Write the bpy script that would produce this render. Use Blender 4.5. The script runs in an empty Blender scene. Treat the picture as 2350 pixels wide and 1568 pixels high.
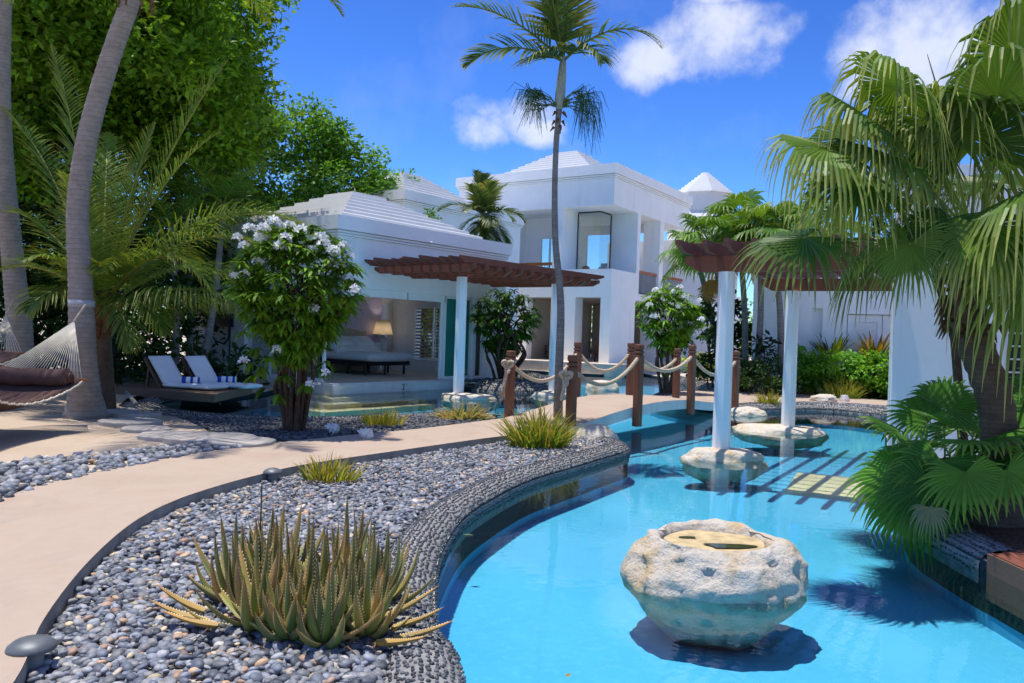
import bpy, bmesh, math, random
import numpy as np
from mathutils import Vector, Matrix, noise
from mathutils.geometry import delaunay_2d_cdt

SC = bpy.context.scene
COL = SC.collection
RND = random.Random(11)
NR = np.random.default_rng(5)

# ------------------------------------------------------------------ camera
EYE, FPX = 1.5, 1836.0                       # eye height; focal length in units of a 2350 px wide frame
ROLL, PITCH = math.radians(1.9), math.radians(0.56)
cam_data = bpy.data.cameras.new('camera'); cam = bpy.data.objects.new('camera', cam_data)
COL.objects.link(cam)
cam_data.sensor_width = 36.0; cam_data.lens = 36.0 * FPX / 2350.0
cam_data.clip_start = 0.05; cam_data.clip_end = 6000
cam.matrix_world = Matrix.Translation((0, 0, EYE)) @ Matrix.Rotation(math.pi / 2 - PITCH, 4, 'X') @ Matrix.Rotation(ROLL, 4, 'Z')
SC.camera = cam

# ------------------------------------------------------------------ sun and sky
SUN_EL, SUN_AZ = math.radians(79), math.radians(-72)      # azimuth from +Y towards +X
sdir = Vector((math.sin(SUN_AZ) * math.cos(SUN_EL), math.cos(SUN_AZ) * math.cos(SUN_EL), math.sin(SUN_EL)))
sun_data = bpy.data.lights.new('sun', 'SUN'); sun_data.energy = 2.1; sun_data.angle = math.radians(0.5)
sun_data.color = (1.0, 0.955, 0.88)
sun = bpy.data.objects.new('sun', sun_data); COL.objects.link(sun)
sun.rotation_euler = (-sdir).to_track_quat('-Z', 'Y').to_euler(); sun.location = (0, 0, 30)

world = bpy.data.worlds.new('World'); SC.world = world; world.use_nodes = True
wn, wl = world.node_tree.nodes, world.node_tree.links
wn.clear()
w_out = wn.new('ShaderNodeOutputWorld'); w_bg = wn.new('ShaderNodeBackground')
sky = wn.new('ShaderNodeTexSky'); sky.sky_type = 'NISHITA'; sky.sun_disc = False
sky.sun_elevation = SUN_EL; sky.sun_rotation = SUN_AZ
sky.air_density = 1.0; sky.dust_density = 0.4; sky.ozone_density = 4.0; sky.altitude = 0
w_bg.inputs['Strength'].default_value = 0.15
tint = wn.new('ShaderNodeMix'); tint.data_type = 'RGBA'; tint.blend_type = 'MULTIPLY'
tint.inputs[0].default_value = 1.0; tint.inputs[7].default_value = (0.086, 0.112, 0.142, 1)
gam = wn.new('ShaderNodeGamma'); gam.inputs[1].default_value = 1.8      # a deeper, polarised blue overhead
wl.new(sky.outputs[0], gam.inputs[0]); wl.new(gam.outputs[0], tint.inputs[6])
tc = wn.new('ShaderNodeTexCoord')

def wmath(op, a, b=None, clamp=False):
    n = wn.new('ShaderNodeMath'); n.operation = op; n.use_clamp = clamp
    for i, v in enumerate((a, b)):
        if v is None: continue
        if isinstance(v, (int, float)): n.inputs[i].default_value = v
        else: wl.new(v, n.inputs[i])
    return n.outputs[0]

def wdot(vec):
    n = wn.new('ShaderNodeVectorMath'); n.operation = 'DOT_PRODUCT'
    wl.new(tc.outputs['Generated'], n.inputs[0]); n.inputs[1].default_value = vec
    return n.outputs['Value']

def pix_ray(px, py):
    v = Matrix.Rotation(ROLL, 3, 'Z') @ Vector(((px - 1175) / FPX, (784 - py) / FPX, -1))
    return Matrix.Rotation(math.pi / 2 - PITCH, 3, 'X') @ v

def cloud_noise(scale, detail, rough):
    n = wn.new('ShaderNodeTexNoise'); n.inputs['Scale'].default_value = scale
    n.inputs['Detail'].default_value = detail; n.inputs['Roughness'].default_value = rough
    wl.new(tc.outputs['Generated'], n.inputs['Vector'])
    return n.outputs['Fac']
cn1 = cloud_noise(10, 4, 0.55); cn2 = cloud_noise(30, 5, 0.62); cn3 = cloud_noise(5, 5, 0.62)
# fair-weather cumulus: centre direction, half width, half height (radians)
CLOUDS = [(pix_ray(1640, 95), .100, .050), (pix_ray(1500, 130), .062, .042), (pix_ray(1175, 262), .068, .032), (pix_ray(1230, 300), .05, .022), (pix_ray(1110, 300), .045, .03),
          (pix_ray(2260, 90), .16, .085), (pix_ray(1660, -30), .05, .022)]
crnd = random.Random(4)
for k in range(27):     # unseen clouds round the rest of the sky, multiplied and enlarged for white fill
    az = math.radians(46 + (k % 9) * 31 + crnd.uniform(-9, 9)); el = math.radians(crnd.uniform(14, 34) + (k // 9) * 22)
    CLOUDS.append((Vector((math.sin(az) * math.cos(el), math.cos(az) * math.cos(el), math.sin(el))), crnd.uniform(.12, .26), crnd.uniform(.06, .12)))
dens = None; shade = None
for d, hw, hh in CLOUDS:
    d = d.normalized(); r = d.cross(Vector((0, 0, 1))).normalized(); u = r.cross(d)
    a = wmath('DIVIDE', wdot(r), hw); b = wmath('DIVIDE', wdot(u), hh)
    e = wmath('SQRT', wmath('ADD', wmath('MULTIPLY', a, a), wmath('MULTIPLY', b, b)))
    front = wmath('GREATER_THAN', wdot(d), 0.0)
    f = wmath('SUBTRACT', wmath('MULTIPLY', wmath('SUBTRACT', 1.15, wmath('MULTIPLY', e, e)), front), wmath('MULTIPLY', wmath('SUBTRACT', 1.0, front), 4.0))
    f = wmath('MAXIMUM', f, -4.0)
    dens = f if dens is None else wmath('MAXIMUM', dens, f)
nz = wmath('ADD', wmath('MULTIPLY', wmath('SUBTRACT', cn1, 0.5), 2.8), wmath('MULTIPLY', wmath('SUBTRACT', cn2, 0.5), 1.3))
dens = wmath('ADD', dens, nz)
mr = wn.new('ShaderNodeMapRange'); mr.interpolation_type = 'SMOOTHSTEP'
wl.new(dens, mr.inputs[0]); mr.inputs[1].default_value = 0.1; mr.inputs[2].default_value = 1.35
wisp = wn.new('ShaderNodeMapRange'); wl.new(cn3, wisp.inputs[0]); wisp.inputs[1].default_value = 0.5; wisp.inputs[2].default_value = 0.95
wisp.inputs[3].default_value = 0; wisp.inputs[4].default_value = 0.22
cov = wmath('MAXIMUM', wmath('MULTIPLY', mr.outputs[0], 0.9), wisp.outputs[0])
ccol = wn.new('ShaderNodeMix'); ccol.data_type = 'RGBA'; wl.new(cn1, ccol.inputs[0])
ccol.inputs[6].default_value = (1.85, 2.1, 2.75, 1); ccol.inputs[7].default_value = (2.45, 2.5, 2.75, 1)
cmix = wn.new('ShaderNodeMix'); cmix.data_type = 'RGBA'
wl.new(cov, cmix.inputs[0]); wl.new(tint.outputs[2], cmix.inputs[6]); wl.new(ccol.outputs[2], cmix.inputs[7])
wl.new(cmix.outputs[2], w_bg.inputs['Color']); wl.new(w_bg.outputs[0], w_out.inputs[0])

SC.view_settings.view_transform = 'Standard'; SC.view_settings.look = 'None'
SC.view_settings.gamma = 1.0; SC.view_settings.exposure = 1.36
SC.render.engine = 'CYCLES'
cy = SC.cycles
cy.use_denoising = True; cy.max_bounces = 8; cy.diffuse_bounces = 6; cy.glossy_bounces = 4
cy.transmission_bounces = 6; cy.transparent_max_bounces = 16
cy.caustics_reflective = False; cy.caustics_refractive = False; cy.sample_clamp_indirect = 6.0

# ------------------------------------------------------------------ placing helpers
def G(px, py, z=0.0):
    """ground point at height z seen at this spot of the 2350 px survey print"""
    d = pix_ray(px, py); t = (z - EYE) / d.z
    return Vector((d.x * t, d.y * t, z))
def A(px, py, Y):
    d = pix_ray(px, py); t = Y / d.y
    return Vector((d.x * t, Y, EYE + d.z * t))

ORI = {}
class MB:
    """collects geometry in world coordinates"""
    def __init__(s): s.v = []; s.f = []; s.c = []
    def add(s, vs, fs, col=None):
        o = len(s.v)
        s.v += [tuple(v) for v in vs]; s.f += [tuple(i + o for i in f) for f in fs]
        s.c += [tuple(col) if col is not None else (1, 1, 1)] * len(vs)
    def box8(s, p, col=None):
        s.add(p, [(0, 3, 2, 1), (4, 5, 6, 7), (0, 1, 5, 4), (1, 2, 6, 5), (2, 3, 7, 6), (3, 0, 4, 7)], col)
    def box(s, x0, x1, y0, y1, z0, z1, col=None):
        s.box8([(x0, y0, z0), (x1, y0, z0), (x1, y1, z0), (x0, y1, z0), (x0, y0, z1), (x1, y0, z1), (x1, y1, z1), (x0, y1, z1)], col)
    def fbox(s, fr, u0, u1, w0, w1, z0, z1, col=None):
        s.box8([fr(u0, w0, z0), fr(u1, w0, z0), fr(u1, w1, z0), fr(u0, w1, z0), fr(u0, w0, z1), fr(u1, w0, z1), fr(u1, w1, z1), fr(u0, w1, z1)], col)
    def prism(s, pts, z0, z1, col=None, bottom=True):
        n = len(pts)
        vs = [(p[0], p[1], z0) for p in pts] + [(p[0], p[1], z1) for p in pts]
        fs = [tuple(range(n, 2 * n))] + [(i, (i + 1) % n, n + (i + 1) % n, n + i) for i in range(n)]
        if bottom: fs.append(tuple(range(n - 1, -1, -1)))
        s.add(vs, fs, col)
    def bar(s, a, b, wd, ht, up=(0, 0, 1), col=None):
        a, b = Vector(a), Vector(b); d = (b - a).normalized(); sd = d.cross(Vector(up))
        if sd.length < 1e-4: sd = d.cross(Vector((1, 0, 0)))
        sd.normalize(); u = sd.cross(d); sd *= wd / 2; u *= ht / 2
        s.box8([a - sd - u, a + sd - u, b + sd - u, b - sd - u, a - sd + u, a + sd + u, b + sd + u, b - sd + u], col)
    def tube(s, pts, rad, n=8, col=None, cap=True, cols=None):
        pts = [Vector(p) for p in pts]; m = len(pts)
        if isinstance(rad, (int, float)): rad = [rad] * m
        vs = []; t0 = (pts[1] - pts[0]).normalized()
        nx = t0.orthogonal().normalized()
        for i, p in enumerate(pts):
            t = (pts[min(i + 1, m - 1)] - pts[max(i - 1, 0)]).normalized()
            nx = (nx - t * nx.dot(t)); nx = nx.normalized() if nx.length > 1e-6 else t.orthogonal().normalized()
            ny = t.cross(nx)
            for k in range(n):
                a = 2 * math.pi * k / n
                vs.append(p + (nx * math.cos(a) + ny * math.sin(a)) * rad[i])
        fs = [(i * n + k, i * n + (k + 1) % n, (i + 1) * n + (k + 1) % n, (i + 1) * n + k) for i in range(m - 1) for k in range(n)]
        if cap: fs += [tuple(range(n - 1, -1, -1)), tuple((m - 1) * n + k for k in range(n))]
        o = len(s.v); s.add(vs, fs, col)
        if cols is not None:
            for i in range(m):
                for k in range(n): s.c[o + i * n + k] = tuple(cols[i])
    def lathe(s, c, prof, n=16, col=None):
        vs = [(c[0] + r * math.cos(2 * math.pi * k / n), c[1] + r * math.sin(2 * math.pi * k / n), c[2] + z) for r, z in prof for k in range(n)]
        m = len(prof)
        fs = [(i * n + k, i * n + (k + 1) % n, (i + 1) * n + (k + 1) % n, (i + 1) * n + k) for i in range(m - 1) for k in range(n)]
        fs += [tuple(range(n - 1, -1, -1)), tuple((m - 1) * n + k for k in range(n))]
        s.add(vs, fs, col)
    def build(s, name, mat, parent=None, smooth=False, bevel=0, seg=2, loc=None, flat_angle=None):
        me = bpy.data.meshes.new(name)
        o = Vector(ORI.get(parent.name, (0, 0, 0))) if parent else (Vector(loc) if loc is not None else Vector((0, 0, 0)))
        me.from_pydata([(v[0] - o.x, v[1] - o.y, v[2] - o.z) for v in s.v], [], s.f)
        ca = me.color_attributes.new('Col', 'FLOAT_COLOR', 'POINT')
        ca.data.foreach_set('color', np.array([(c[0], c[1], c[2], 1) for c in s.c], dtype=np.float32).ravel())
        return finish(me, name, mat, parent, o, smooth, bevel, seg)

def finish(me, name, mat, parent, o, smooth=False, bevel=0, seg=2):
    me.update()
    ob = bpy.data.objects.new(name, me); COL.objects.link(ob)
    me.materials.append(mat)
    if smooth: me.polygons.foreach_set('use_smooth', [True] * len(me.polygons))
    if parent: ob.parent = parent
    else: ob.location = o
    ORI[ob.name] = tuple(o)
    if bevel:
        b = ob.modifiers.new('bevel', 'BEVEL'); b.width = bevel; b.segments = seg; b.limit_method = 'ANGLE'; b.angle_limit = math.radians(40)
    return ob

def np_obj(name, V, Fc, C, mat, parent=None, smooth=False, loc=None):
    """fast mesh from arrays: V (n,3), Fc (m,k) with one k, C (n,3)"""
    o = np.array(ORI.get(parent.name, (0, 0, 0))) if parent else (np.array(loc) if loc is not None else np.zeros(3))
    V = np.asarray(V, dtype=np.float64) - o
    me = bpy.data.meshes.new(name); n, (m, k) = len(V), Fc.shape
    me.vertices.add(n); me.vertices.foreach_set('co', V.astype(np.float32).ravel())
    me.loops.add(m * k); me.loops.foreach_set('vertex_index', Fc.astype(np.int32).ravel())
    me.polygons.add(m); me.polygons.foreach_set('loop_start', np.arange(0, m * k, k, dtype=np.int32))
    try: me.polygons.foreach_set('loop_total', np.full(m, k, dtype=np.int32))
    except Exception: pass
    me.update(calc_edges=True)
    ca = me.color_attributes.new('Col', 'FLOAT_COLOR', 'POINT')
    ca.data.foreach_set('color', np.hstack([C, np.ones((n, 1))]).astype(np.float32).ravel())
    return finish(me, name, mat, parent, Vector(o), smooth)

def thing(name, label, cat, loc, group=None):
    o = bpy.data.objects.new(name, None); COL.objects.link(o); o.location = loc
    o.empty_display_size = 0.2
    ORI[o.name] = tuple(loc); return tag(o, label, cat, group)
def tag(o, label=None, cat=None, group=None, kind=None):
    if label: o['label'] = label
    if cat: o['category'] = cat
    if group: o['group'] = group
    if kind: o['kind'] = kind
    return o
class Fr:
    """a building's own axes: u runs along its right-hand face, w along its left-hand face"""
    def __init__(s, O, deg):
        s.O = Vector((O[0], O[1], 0)); a = math.radians(deg)
        s.e1 = Vector((math.sin(a), math.cos(a), 0)); s.e2 = Vector((-math.cos(a), math.sin(a), 0))
    def __call__(s, u, w, z=0.0): return s.O + s.e1 * u + s.e2 * w + Vector((0, 0, z))

def smooth_line(pts, step=0.12, closed=False):
    """Catmull-Rom through the points, resampled evenly"""
    P = [np.array(p, dtype=float) for p in pts]; n = len(P); out = []
    rng = range(n if closed else n - 1)
    for i in rng:
        p0 = P[(i - 1) % n] if (closed or i > 0) else 2 * P[0] - P[1]
        p1, p2 = P[i], P[(i + 1) % n]
        p3 = P[(i + 2) % n] if (closed or i < n - 2) else 2 * P[-1] - P[-2]
        m = max(2, int(np.linalg.norm(p2 - p1) / step))
        for k in range(m):
            t = k / m
            out.append(.5 * ((2 * p1) + (-p0 + p2) * t + (2 * p0 - 5 * p1 + 4 * p2 - p3) * t * t + (-p0 + 3 * p1 - 3 * p2 + p3) * t ** 3))
    if not closed: out.append(P[-1])
    return out
def inside(poly, X, Y):
    poly = np.asarray(poly)[:, :2]; r = np.zeros(len(X), bool); j = len(poly) - 1
    for i in range(len(poly)):
        xi, yi = poly[i]; xj, yj = poly[j]
        c = ((yi > Y) != (yj > Y)) & (X < (xj - xi) * (Y - yi) / (yj - yi + 1e-12) + xi); r ^= c; j = i
    return r
def hash01(*a): return noise.cell(Vector(a[:3] if len(a) > 2 else (a[0], a[1], 0))) * .5 + .5
# ------------------------------------------------------------------ materials
class NT:
    def __init__(s, name):
        s.m = bpy.data.materials.new(name); s.m.use_nodes = True; s.t = s.m.node_tree; s.n = s.t.nodes
        s.bsdf = s.n['Principled BSDF']; s.out = s.n['Material Output']
        s.tc = None
    def new(s, t): return s.n.new('ShaderNode' + t)
    def link(s, a, b): s.t.links.new(a, b)
    def obj(s):
        if not s.tc: s.tc = s.new('TexCoord')
        return s.tc.outputs['Object']
    def pos(s):
        g = s.new('NewGeometry'); return g.outputs['Position']
    def noise(s, scale, detail=4, rough=.55, vec=None, dist=0):
        n = s.new('TexNoise'); n.inputs['Scale'].default_value = scale; n.inputs['Detail'].default_value = detail
        n.inputs['Roughness'].default_value = rough; n.inputs['Distortion'].default_value = dist
        s.link(vec if vec is not None else s.pos(), n.inputs['Vector']); return n.outputs['Fac']
    def ramp(s, fac, stops):
        r = s.new('ValToRGB'); s.link(fac, r.inputs[0]); e = r.color_ramp.elements
        while len(e) < len(stops): e.new(.5)
        for x, (p, c) in zip(e, stops): x.position = p; x.color = (c[0], c[1], c[2], 1)
        return r.outputs[0]
    def mix(s, a, b, fac, mode='MIX'):
        m = s.new('Mix'); m.data_type = 'RGBA'; m.blend_type = mode
        for i, v in ((0, fac), (6, a), (7, b)):
            if isinstance(v, (int, float)): m.inputs[i].default_value = v
            elif isinstance(v, tuple): m.inputs[i].default_value = (v[0], v[1], v[2], 1)
            else: s.link(v, m.inputs[i])
        return m.outputs[2]
    def bump(s, h, strength=.3, dist=.02):
        b = s.new('Bump'); b.inputs['Strength'].default_value = strength; b.inputs['Distance'].default_value = dist
        s.link(h, b.inputs['Height']); s.link(b.outputs[0], s.bsdf.inputs['Normal']); return b.outputs[0]
    def scaled(s, v, sc):
        m = s.new('Mapping'); m.inputs['Scale'].default_value = sc; s.link(v, m.inputs[0]); return m.outputs[0]
    def set(s, col=None, rough=.6, spec=.3, metal=0):
        if col is not None:
            if isinstance(col, tuple): s.bsdf.inputs['Base Color'].default_value = (col[0], col[1], col[2], 1)
            else: s.link(col, s.bsdf.inputs['Base Color'])
        s.bsdf.inputs['Roughness'].default_value = rough; s.bsdf.inputs['Specular IOR Level'].default_value = spec
        s.bsdf.inputs['Metallic'].default_value = metal; return s

M = {}
def simple(name, col, rough=.6, spec=.3, metal=0, var=.12, scale=6, bump=0, bscale=60, streak=None):
    t = NT(name); f = t.noise(scale, 5)
    lo = tuple(max(0, c * (1 - var)) for c in col); hi = tuple(c * (1 + var) for c in col)
    c = t.ramp(f, [(.3, lo), (.7, hi)])
    if streak:   # faint rain stains, thin and vertical
        f2 = t.noise(3.0, 4, .6, t.scaled(t.pos(), (1, 1, .12)))
        c = t.mix(c, tuple(x * streak for x in col), t.ramp(f2, [(.56, (0, 0, 0)), (.75, (.6, .6, .6))]))
    t.set(c, rough, spec, metal)
    if bump: t.bump(t.noise(bscale, 4), bump, .01)
    M[name] = t.m; return t.m

simple('louvre_backlit', (.22, .22, .22), .4, .4)  # dark blades: their backlit shade is put into the colour
simple('stucco', (.89, .89, .88), .8, .2, var=.03, scale=1.4, bump=.35, bscale=70, streak=.86)
simple('roof_white', (.66, .66, .66), .75, .2, var=.04, scale=2.0, bump=.2, bscale=30, streak=.9)
simple('trim_white', (.82, .83, .83), .5, .4, var=.03)
simple('groove', (.50, .54, .50), .8, .2, var=.06)
simple('kerb_grey', (.27, .265, .25), .85, .2, var=.25, scale=5, bump=.5, bscale=40)
simple('fascia', (.66, .66, .64), .8, .2, var=.08, scale=4, bump=.3, bscale=50, streak=.75)
simple('dark_metal', (.035, .035, .04), .45, .4, var=.1)
simple('black_frame', (.012, .012, .014), .4, .4, var=.1)
simple('grey_cap', (.13, .14, .145), .5, .4, .3, var=.2, scale=14)
simple('bed_linen', (.88, .88, .90), .9, .1, var=.02, bump=.2, bscale=8)
simple('cushion', (.72, .74, .76), .85, .2, var=.04, bump=.2, bscale=12)
simple('wall_lilac', (.64, .56, .74), .85, .2, var=.04)
simple('wall_grey', (.72, .72, .73), .85, .2, var=.05)
simple('tile_beige', (.66, .56, .45), .45, .4, var=.12, scale=2)
simple('ceramic', (.78, .76, .72), .3, .5, var=.02)
simple('orange', (.80, .22, .04), .6, .3, var=.1)
simple('teal_glass_paint', (.03, .22, .17), .12, .6, var=.12, scale=3)
simple('green_fabric', (.25, .33, .22), .9, .1)
simple('brown_fabric', (.105, .06, .05), .85, .15, var=.12, scale=9, bump=.4, bscale=160)
simple('rope', (.56, .45, .33), .9, .1, var=.2, scale=30, bump=.5, bscale=220)
simple('string', (.62, .57, .46), .9, .1, var=.1)
simple('strap', (.40, .41, .42), .8, .2, var=.1)
simple('towel_white', (.82, .82, .84), .95, .05, var=.02, bump=.5, bscale=180)
simple('towel_blue', (.02, .09, .50), .95, .05, var=.1, bump=.5, bscale=180)
simple('shell', (.74, .72, .69), .5, .4, var=.1, scale=14, bump=.4, bscale=30)
simple('flat_stone', (.46, .41, .355), .9, .2, var=.16, scale=4, bump=.5, bscale=22)
simple('soil', (.50, .43, .35), .95, .1, var=.25, scale=9, bump=.9, bscale=26)
simple('mulch', (.085, .05, .035), .95, .1, var=.6, scale=30, bump=1, bscale=60)
simple('grout', (.25, .245, .235), .95, .1, var=.3, scale=14, bump=.6, bscale=70)
simple('pool_step', (.74, .63, .34), .7, .3, var=.12, scale=2)
simple('hedge_dark', (.02, .035, .015), .9, .1)
simple('picture_orange', (.62, .16, .03), .6, .3, var=.3, scale=4)
simple('aluminium', (.62, .64, .66), .35, .5, .3, var=.05)

def wood(name, c1, c2, rough=.55, stretch=(1, 1, 10), scale=7):
    t = NT(name)
    v = t.scaled(t.obj(), stretch)
    f = t.noise(scale, 6, .65, v, .6); f2 = t.noise(1.3, 3, .5)
    c = t.mix(t.ramp(f, [(.25, c1), (.72, c2)]), tuple(x * .72 for x in c2), t.ramp(f2, [(.5, (0, 0, 0)), (.8, (.55, .55, .55))]))
    t.set(c, rough, .3); t.bump(f, .35, .006); M[name] = t.m
wood('wood_pergola', (.135, .042, .024), (.235, .078, .048), .6, (3, 3, 14))
wood('wood_post', (.125, .048, .024), (.24, .098, .055), .45, (16, 16, .9), 3)
wood('wood_deck', (.10, .058, .036), (.17, .10, .065), .6, (4, 4, 16))
wood('wood_rail', (.30, .085, .02), (.42, .14, .04), .45, (5, 5, 12))
wood('wood_dark', (.055, .025, .015), (.10, .045, .028), .5, (5, 5, 12))

# trodden, warm concrete path
t = NT('path_concrete')
f = t.noise(.9, 6, .6, None, .4); f2 = t.noise(9, 5, .6); f3 = t.noise(90, 3)
c = t.ramp(f, [(.28, (.385, .285, .212)), (.52, (.425, .332, .255)), (.75, (.405, .295, .218))])
c = t.mix(c, (.36, .29, .23), t.ramp(f2, [(.55, (0, 0, 0)), (.85, (.55, .55, .55))]))
f4 = t.noise(2.3, 7, .72, t.scaled(t.pos(), (1, .45, 1)), .5); c = t.mix(c, (.315, .255, .205), t.ramp(f4, [(.54, (0, 0, 0)), (.74, (.6, .6, .6))]))
f5 = t.noise(26, 3, .5); c = t.mix(c, (.20, .165, .14), t.ramp(f5, [(.70, (0, 0, 0)), (.78, (.6, .6, .6))]))
t.set(c, .85, .2); t.bump(t.mix(f2, f3, .5), .18, .01); M['path_concrete'] = t.m
# pale coral sand
t = NT('sand')
f = t.noise(1.1, 6, .6); f2 = t.noise(40, 5, .7); f3 = t.noise(5, 5, .6)
c = t.ramp(f, [(.3, (.43, .33, .235)), (.7, (.485, .39, .30))])
c = t.mix(c, (.30, .245, .19), t.ramp(f3, [(.60, (0, 0, 0)), (.80, (.5, .5, .5))]))
t.set(c, .95, .1); t.bump(t.mix(f3, f2, .4), .7, .03); M['sand'] = t.m
# attribute-coloured pebbles
def attr_mat(name, rough, spec, bump=0, bscale=80, mottled=.25):
    t = NT(name); a = t.new('VertexColor'); a.layer_name = 'Col'
    f = t.noise(bscale, 4); c = t.mix(a.outputs[0], t.mix(a.outputs[0], (.35, .35, .35), 1.0, 'MULTIPLY'), t.ramp(f, [(.4, (0, 0, 0)), (.9, (mottled * 2,) * 3)]))
    t.set(c, rough, spec)
    if bump: t.bump(f, bump, .005)
    M[name] = t.m
attr_mat('pebbles', .55, .35, .15, 60)
attr_mat('bark_attr', .9, .1, .8, 45)
# leaves: colour per leaf, light shines through
def leaf_mat(name, rough=.5, spec=.22, trans=.38, tint=(1.35, 1.2, .45), shift=.12, gain=(1.35, 1.4, 1.15)):
    t = NT(name); a = t.new('VertexColor'); a.layer_name = 'Col'; g_ = t.mix(a.outputs[0], gain, 1.0, 'MULTIPLY')
    f = t.noise(3.0, 3); c = t.mix(g_, t.mix(g_, (1 - shift * 2,) * 3, 1.0, 'MULTIPLY'), t.ramp(f, [(.4, (0, 0, 0)), (.7, (1, 1, 1))]))
    t.set(c, rough, spec)
    tr = t.new('BsdfTranslucent'); t.link(t.mix(c, tint, 1.0, 'MULTIPLY'), tr.inputs[0])
    ms = t.new('MixShader'); ms.inputs[0].default_value = trans
    t.link(t.bsdf.outputs[0], ms.inputs[1]); t.link(tr.outputs[0], ms.inputs[2]); t.link(ms.outputs[0], t.out.inputs[0])
    M[name] = t.m
leaf_mat('leaf'); leaf_mat('leaf_tuft', .5, .25, .42, (1.2, 1.15, .6), gain=(1.6, 1.5, 1.15)); leaf_mat('leaf_palm', .45, .28, .34, gain=(1.5, 1.55, 1.1)); leaf_mat('leaf_aloe', .5, .3, .12, (1.1, 1.1, .6), gain=(1.45, 1.4, 1.15)); leaf_mat('petal', .6, .2, .3, (1, 1, 1), .02, (1, 1, 1))
# bark of coconut palms, ringed
def ringed(name, c1, c2, ring, k):
    t = NT(name)
    w = t.new('TexWave'); w.wave_type = 'BANDS'; w.bands_direction = 'Z'; w.wave_profile = 'SAW'
    w.inputs['Scale'].default_value = k; w.inputs['Distortion'].default_value = 2.2; w.inputs['Detail'].default_value = 3; w.inputs['Detail Scale'].default_value = 1.4
    t.link(t.obj(), w.inputs[0])
    f = t.noise(7, 6, .65); f2 = t.noise(9, 5, .7, t.scaled(t.obj(), (1, 1, 3.2)))
    c = t.mix(t.ramp(f, [(.3, c1), (.7, c2)]), ring, t.ramp(w.outputs[1], [(.0, (.75, .75, .75)), (.14, (0, 0, 0)), (1, (.1, .1, .1))]))
    c = t.mix(c, tuple(x * .45 for x in c1), t.ramp(f2, [(.58, (0, 0, 0)), (.74, (.7, .7, .7))]))
    t.set(c, .9, .15); t.bump(t.mix(w.outputs[1], f2, .35), .6, .02); M[name] = t.m
ringed('bark_coco', (.25, .215, .185), (.37, .325, .285), (.12, .10, .085), 4.2)
ringed('bark_slim', (.15, .135, .12), (.27, .25, .235), (.36, .34, .31), 3.2)
simple('terrace_beige_shaded', (.40, .35, .29), .85, .2, var=.06)  # beige, with the shade inside the terrace put into the colour
ringed('bark_fan', (.09, .06, .042), (.17, .115, .08), (.04, .027, .02), 7)
simple('bark_shrub', (.10, .06, .04), .9, .1, var=.35, scale=12, bump=.8, bscale=40)
simple('crownshaft', (.33, .37, .33), .5, .3, var=.15, scale=5)
simple('fibre', (.15, .08, .042), .95, .1, var=.5, scale=18, bump=1, bscale=90)
# limestone
t = NT('limestone')
f = t.noise(2.6, 8, .65, None, .3); f2 = t.noise(16, 8, .7); f3 = t.noise(4.5, 4, .55)
c = t.ramp(f, [(.30, (.64, .55, .42)), (.5, (.72, .65, .54)), (.68, (.66, .47, .24))])
c = t.mix(c, (.30, .255, .215), t.ramp(f2, [(.56, (0, 0, 0)), (.68, (.75, .75, .75))]))
c = t.mix(c, (.70, .66, .60), t.ramp(f3, [(.5, (0, 0, 0)), (.62, (.6, .6, .6))]))
t.set(c, .9, .15); t.bump(t.mix(f, f2, .6), 1.0, .09); M['limestone'] = t.m
# pool plaster, water
t = NT('pool_plaster')
f = t.noise(.55, 5, .6); f2 = t.noise(14, 5, .7)
c = t.ramp(f, [(.3, (.06, .38, .61)), (.7, (.09, .45, .68))])
c = t.mix(c, (.16, .52, .72), t.ramp(f2, [(.5, (0, 0, 0)), (.8, (.5, .5, .5))])); t.set(c, .8, .1); M['pool_plaster'] = t.m
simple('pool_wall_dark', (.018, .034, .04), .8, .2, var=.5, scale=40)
t = NT('water')
f = t.noise(1.6, 3, .5, None, .6); f2 = t.noise(9, 3, .5, None, .8)
bp = t.new('Bump'); bp.inputs['Strength'].default_value = .10; bp.inputs['Distance'].default_value = .03
t.link(t.mix(f, f2, .22), bp.inputs['Height'])
fr = t.new('Fresnel'); fr.inputs['IOR'].default_value = 1.33; t.link(bp.outputs[0], fr.inputs['Normal'])
gl = t.new('BsdfGlossy'); gl.inputs['Roughness'].default_value = .015; t.link(bp.outputs[0], gl.inputs['Normal'])
tp = t.new('BsdfTransparent'); tp.inputs[0].default_value = (.90, .975, .985, 1)
ms = t.new('MixShader'); t.link(fr.outputs[0], ms.inputs[0]); t.link(tp.outputs[0], ms.inputs[1]); t.link(gl.outputs[0], ms.inputs[2])
t.link(ms.outputs[0], t.out.inputs[0]); M['water'] = t.m
# window glass
def glass(name, col):
    t = NT(name); lw = t.new('LayerWeight'); lw.inputs[0].default_value = .5
    pw_ = t.new('Math'); pw_.operation = 'POWER'; t.link(lw.outputs['Facing'], pw_.inputs[0]); pw_.inputs[1].default_value = 4.0
    mu_ = t.new('Math'); mu_.operation = 'MULTIPLY_ADD'; t.link(pw_.outputs[0], mu_.inputs[0]); mu_.inputs[1].default_value = .9; mu_.inputs[2].default_value = .06
    gl = t.new('BsdfGlossy'); gl.inputs['Roughness'].default_value = .01
    tp = t.new('BsdfTransparent'); tp.inputs[0].default_value = (col[0], col[1], col[2], 1)
    ms = t.new('MixShader'); t.link(mu_.outputs[0], ms.inputs[0]); t.link(tp.outputs[0], ms.inputs[1]); t.link(gl.outputs[0], ms.inputs[2])
    t.link(ms.outputs[0], t.out.inputs[0]); M[name] = t.m
glass('glass', (.80, .87, .86)); glass('glass_green', (.55, .80, .76))

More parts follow.
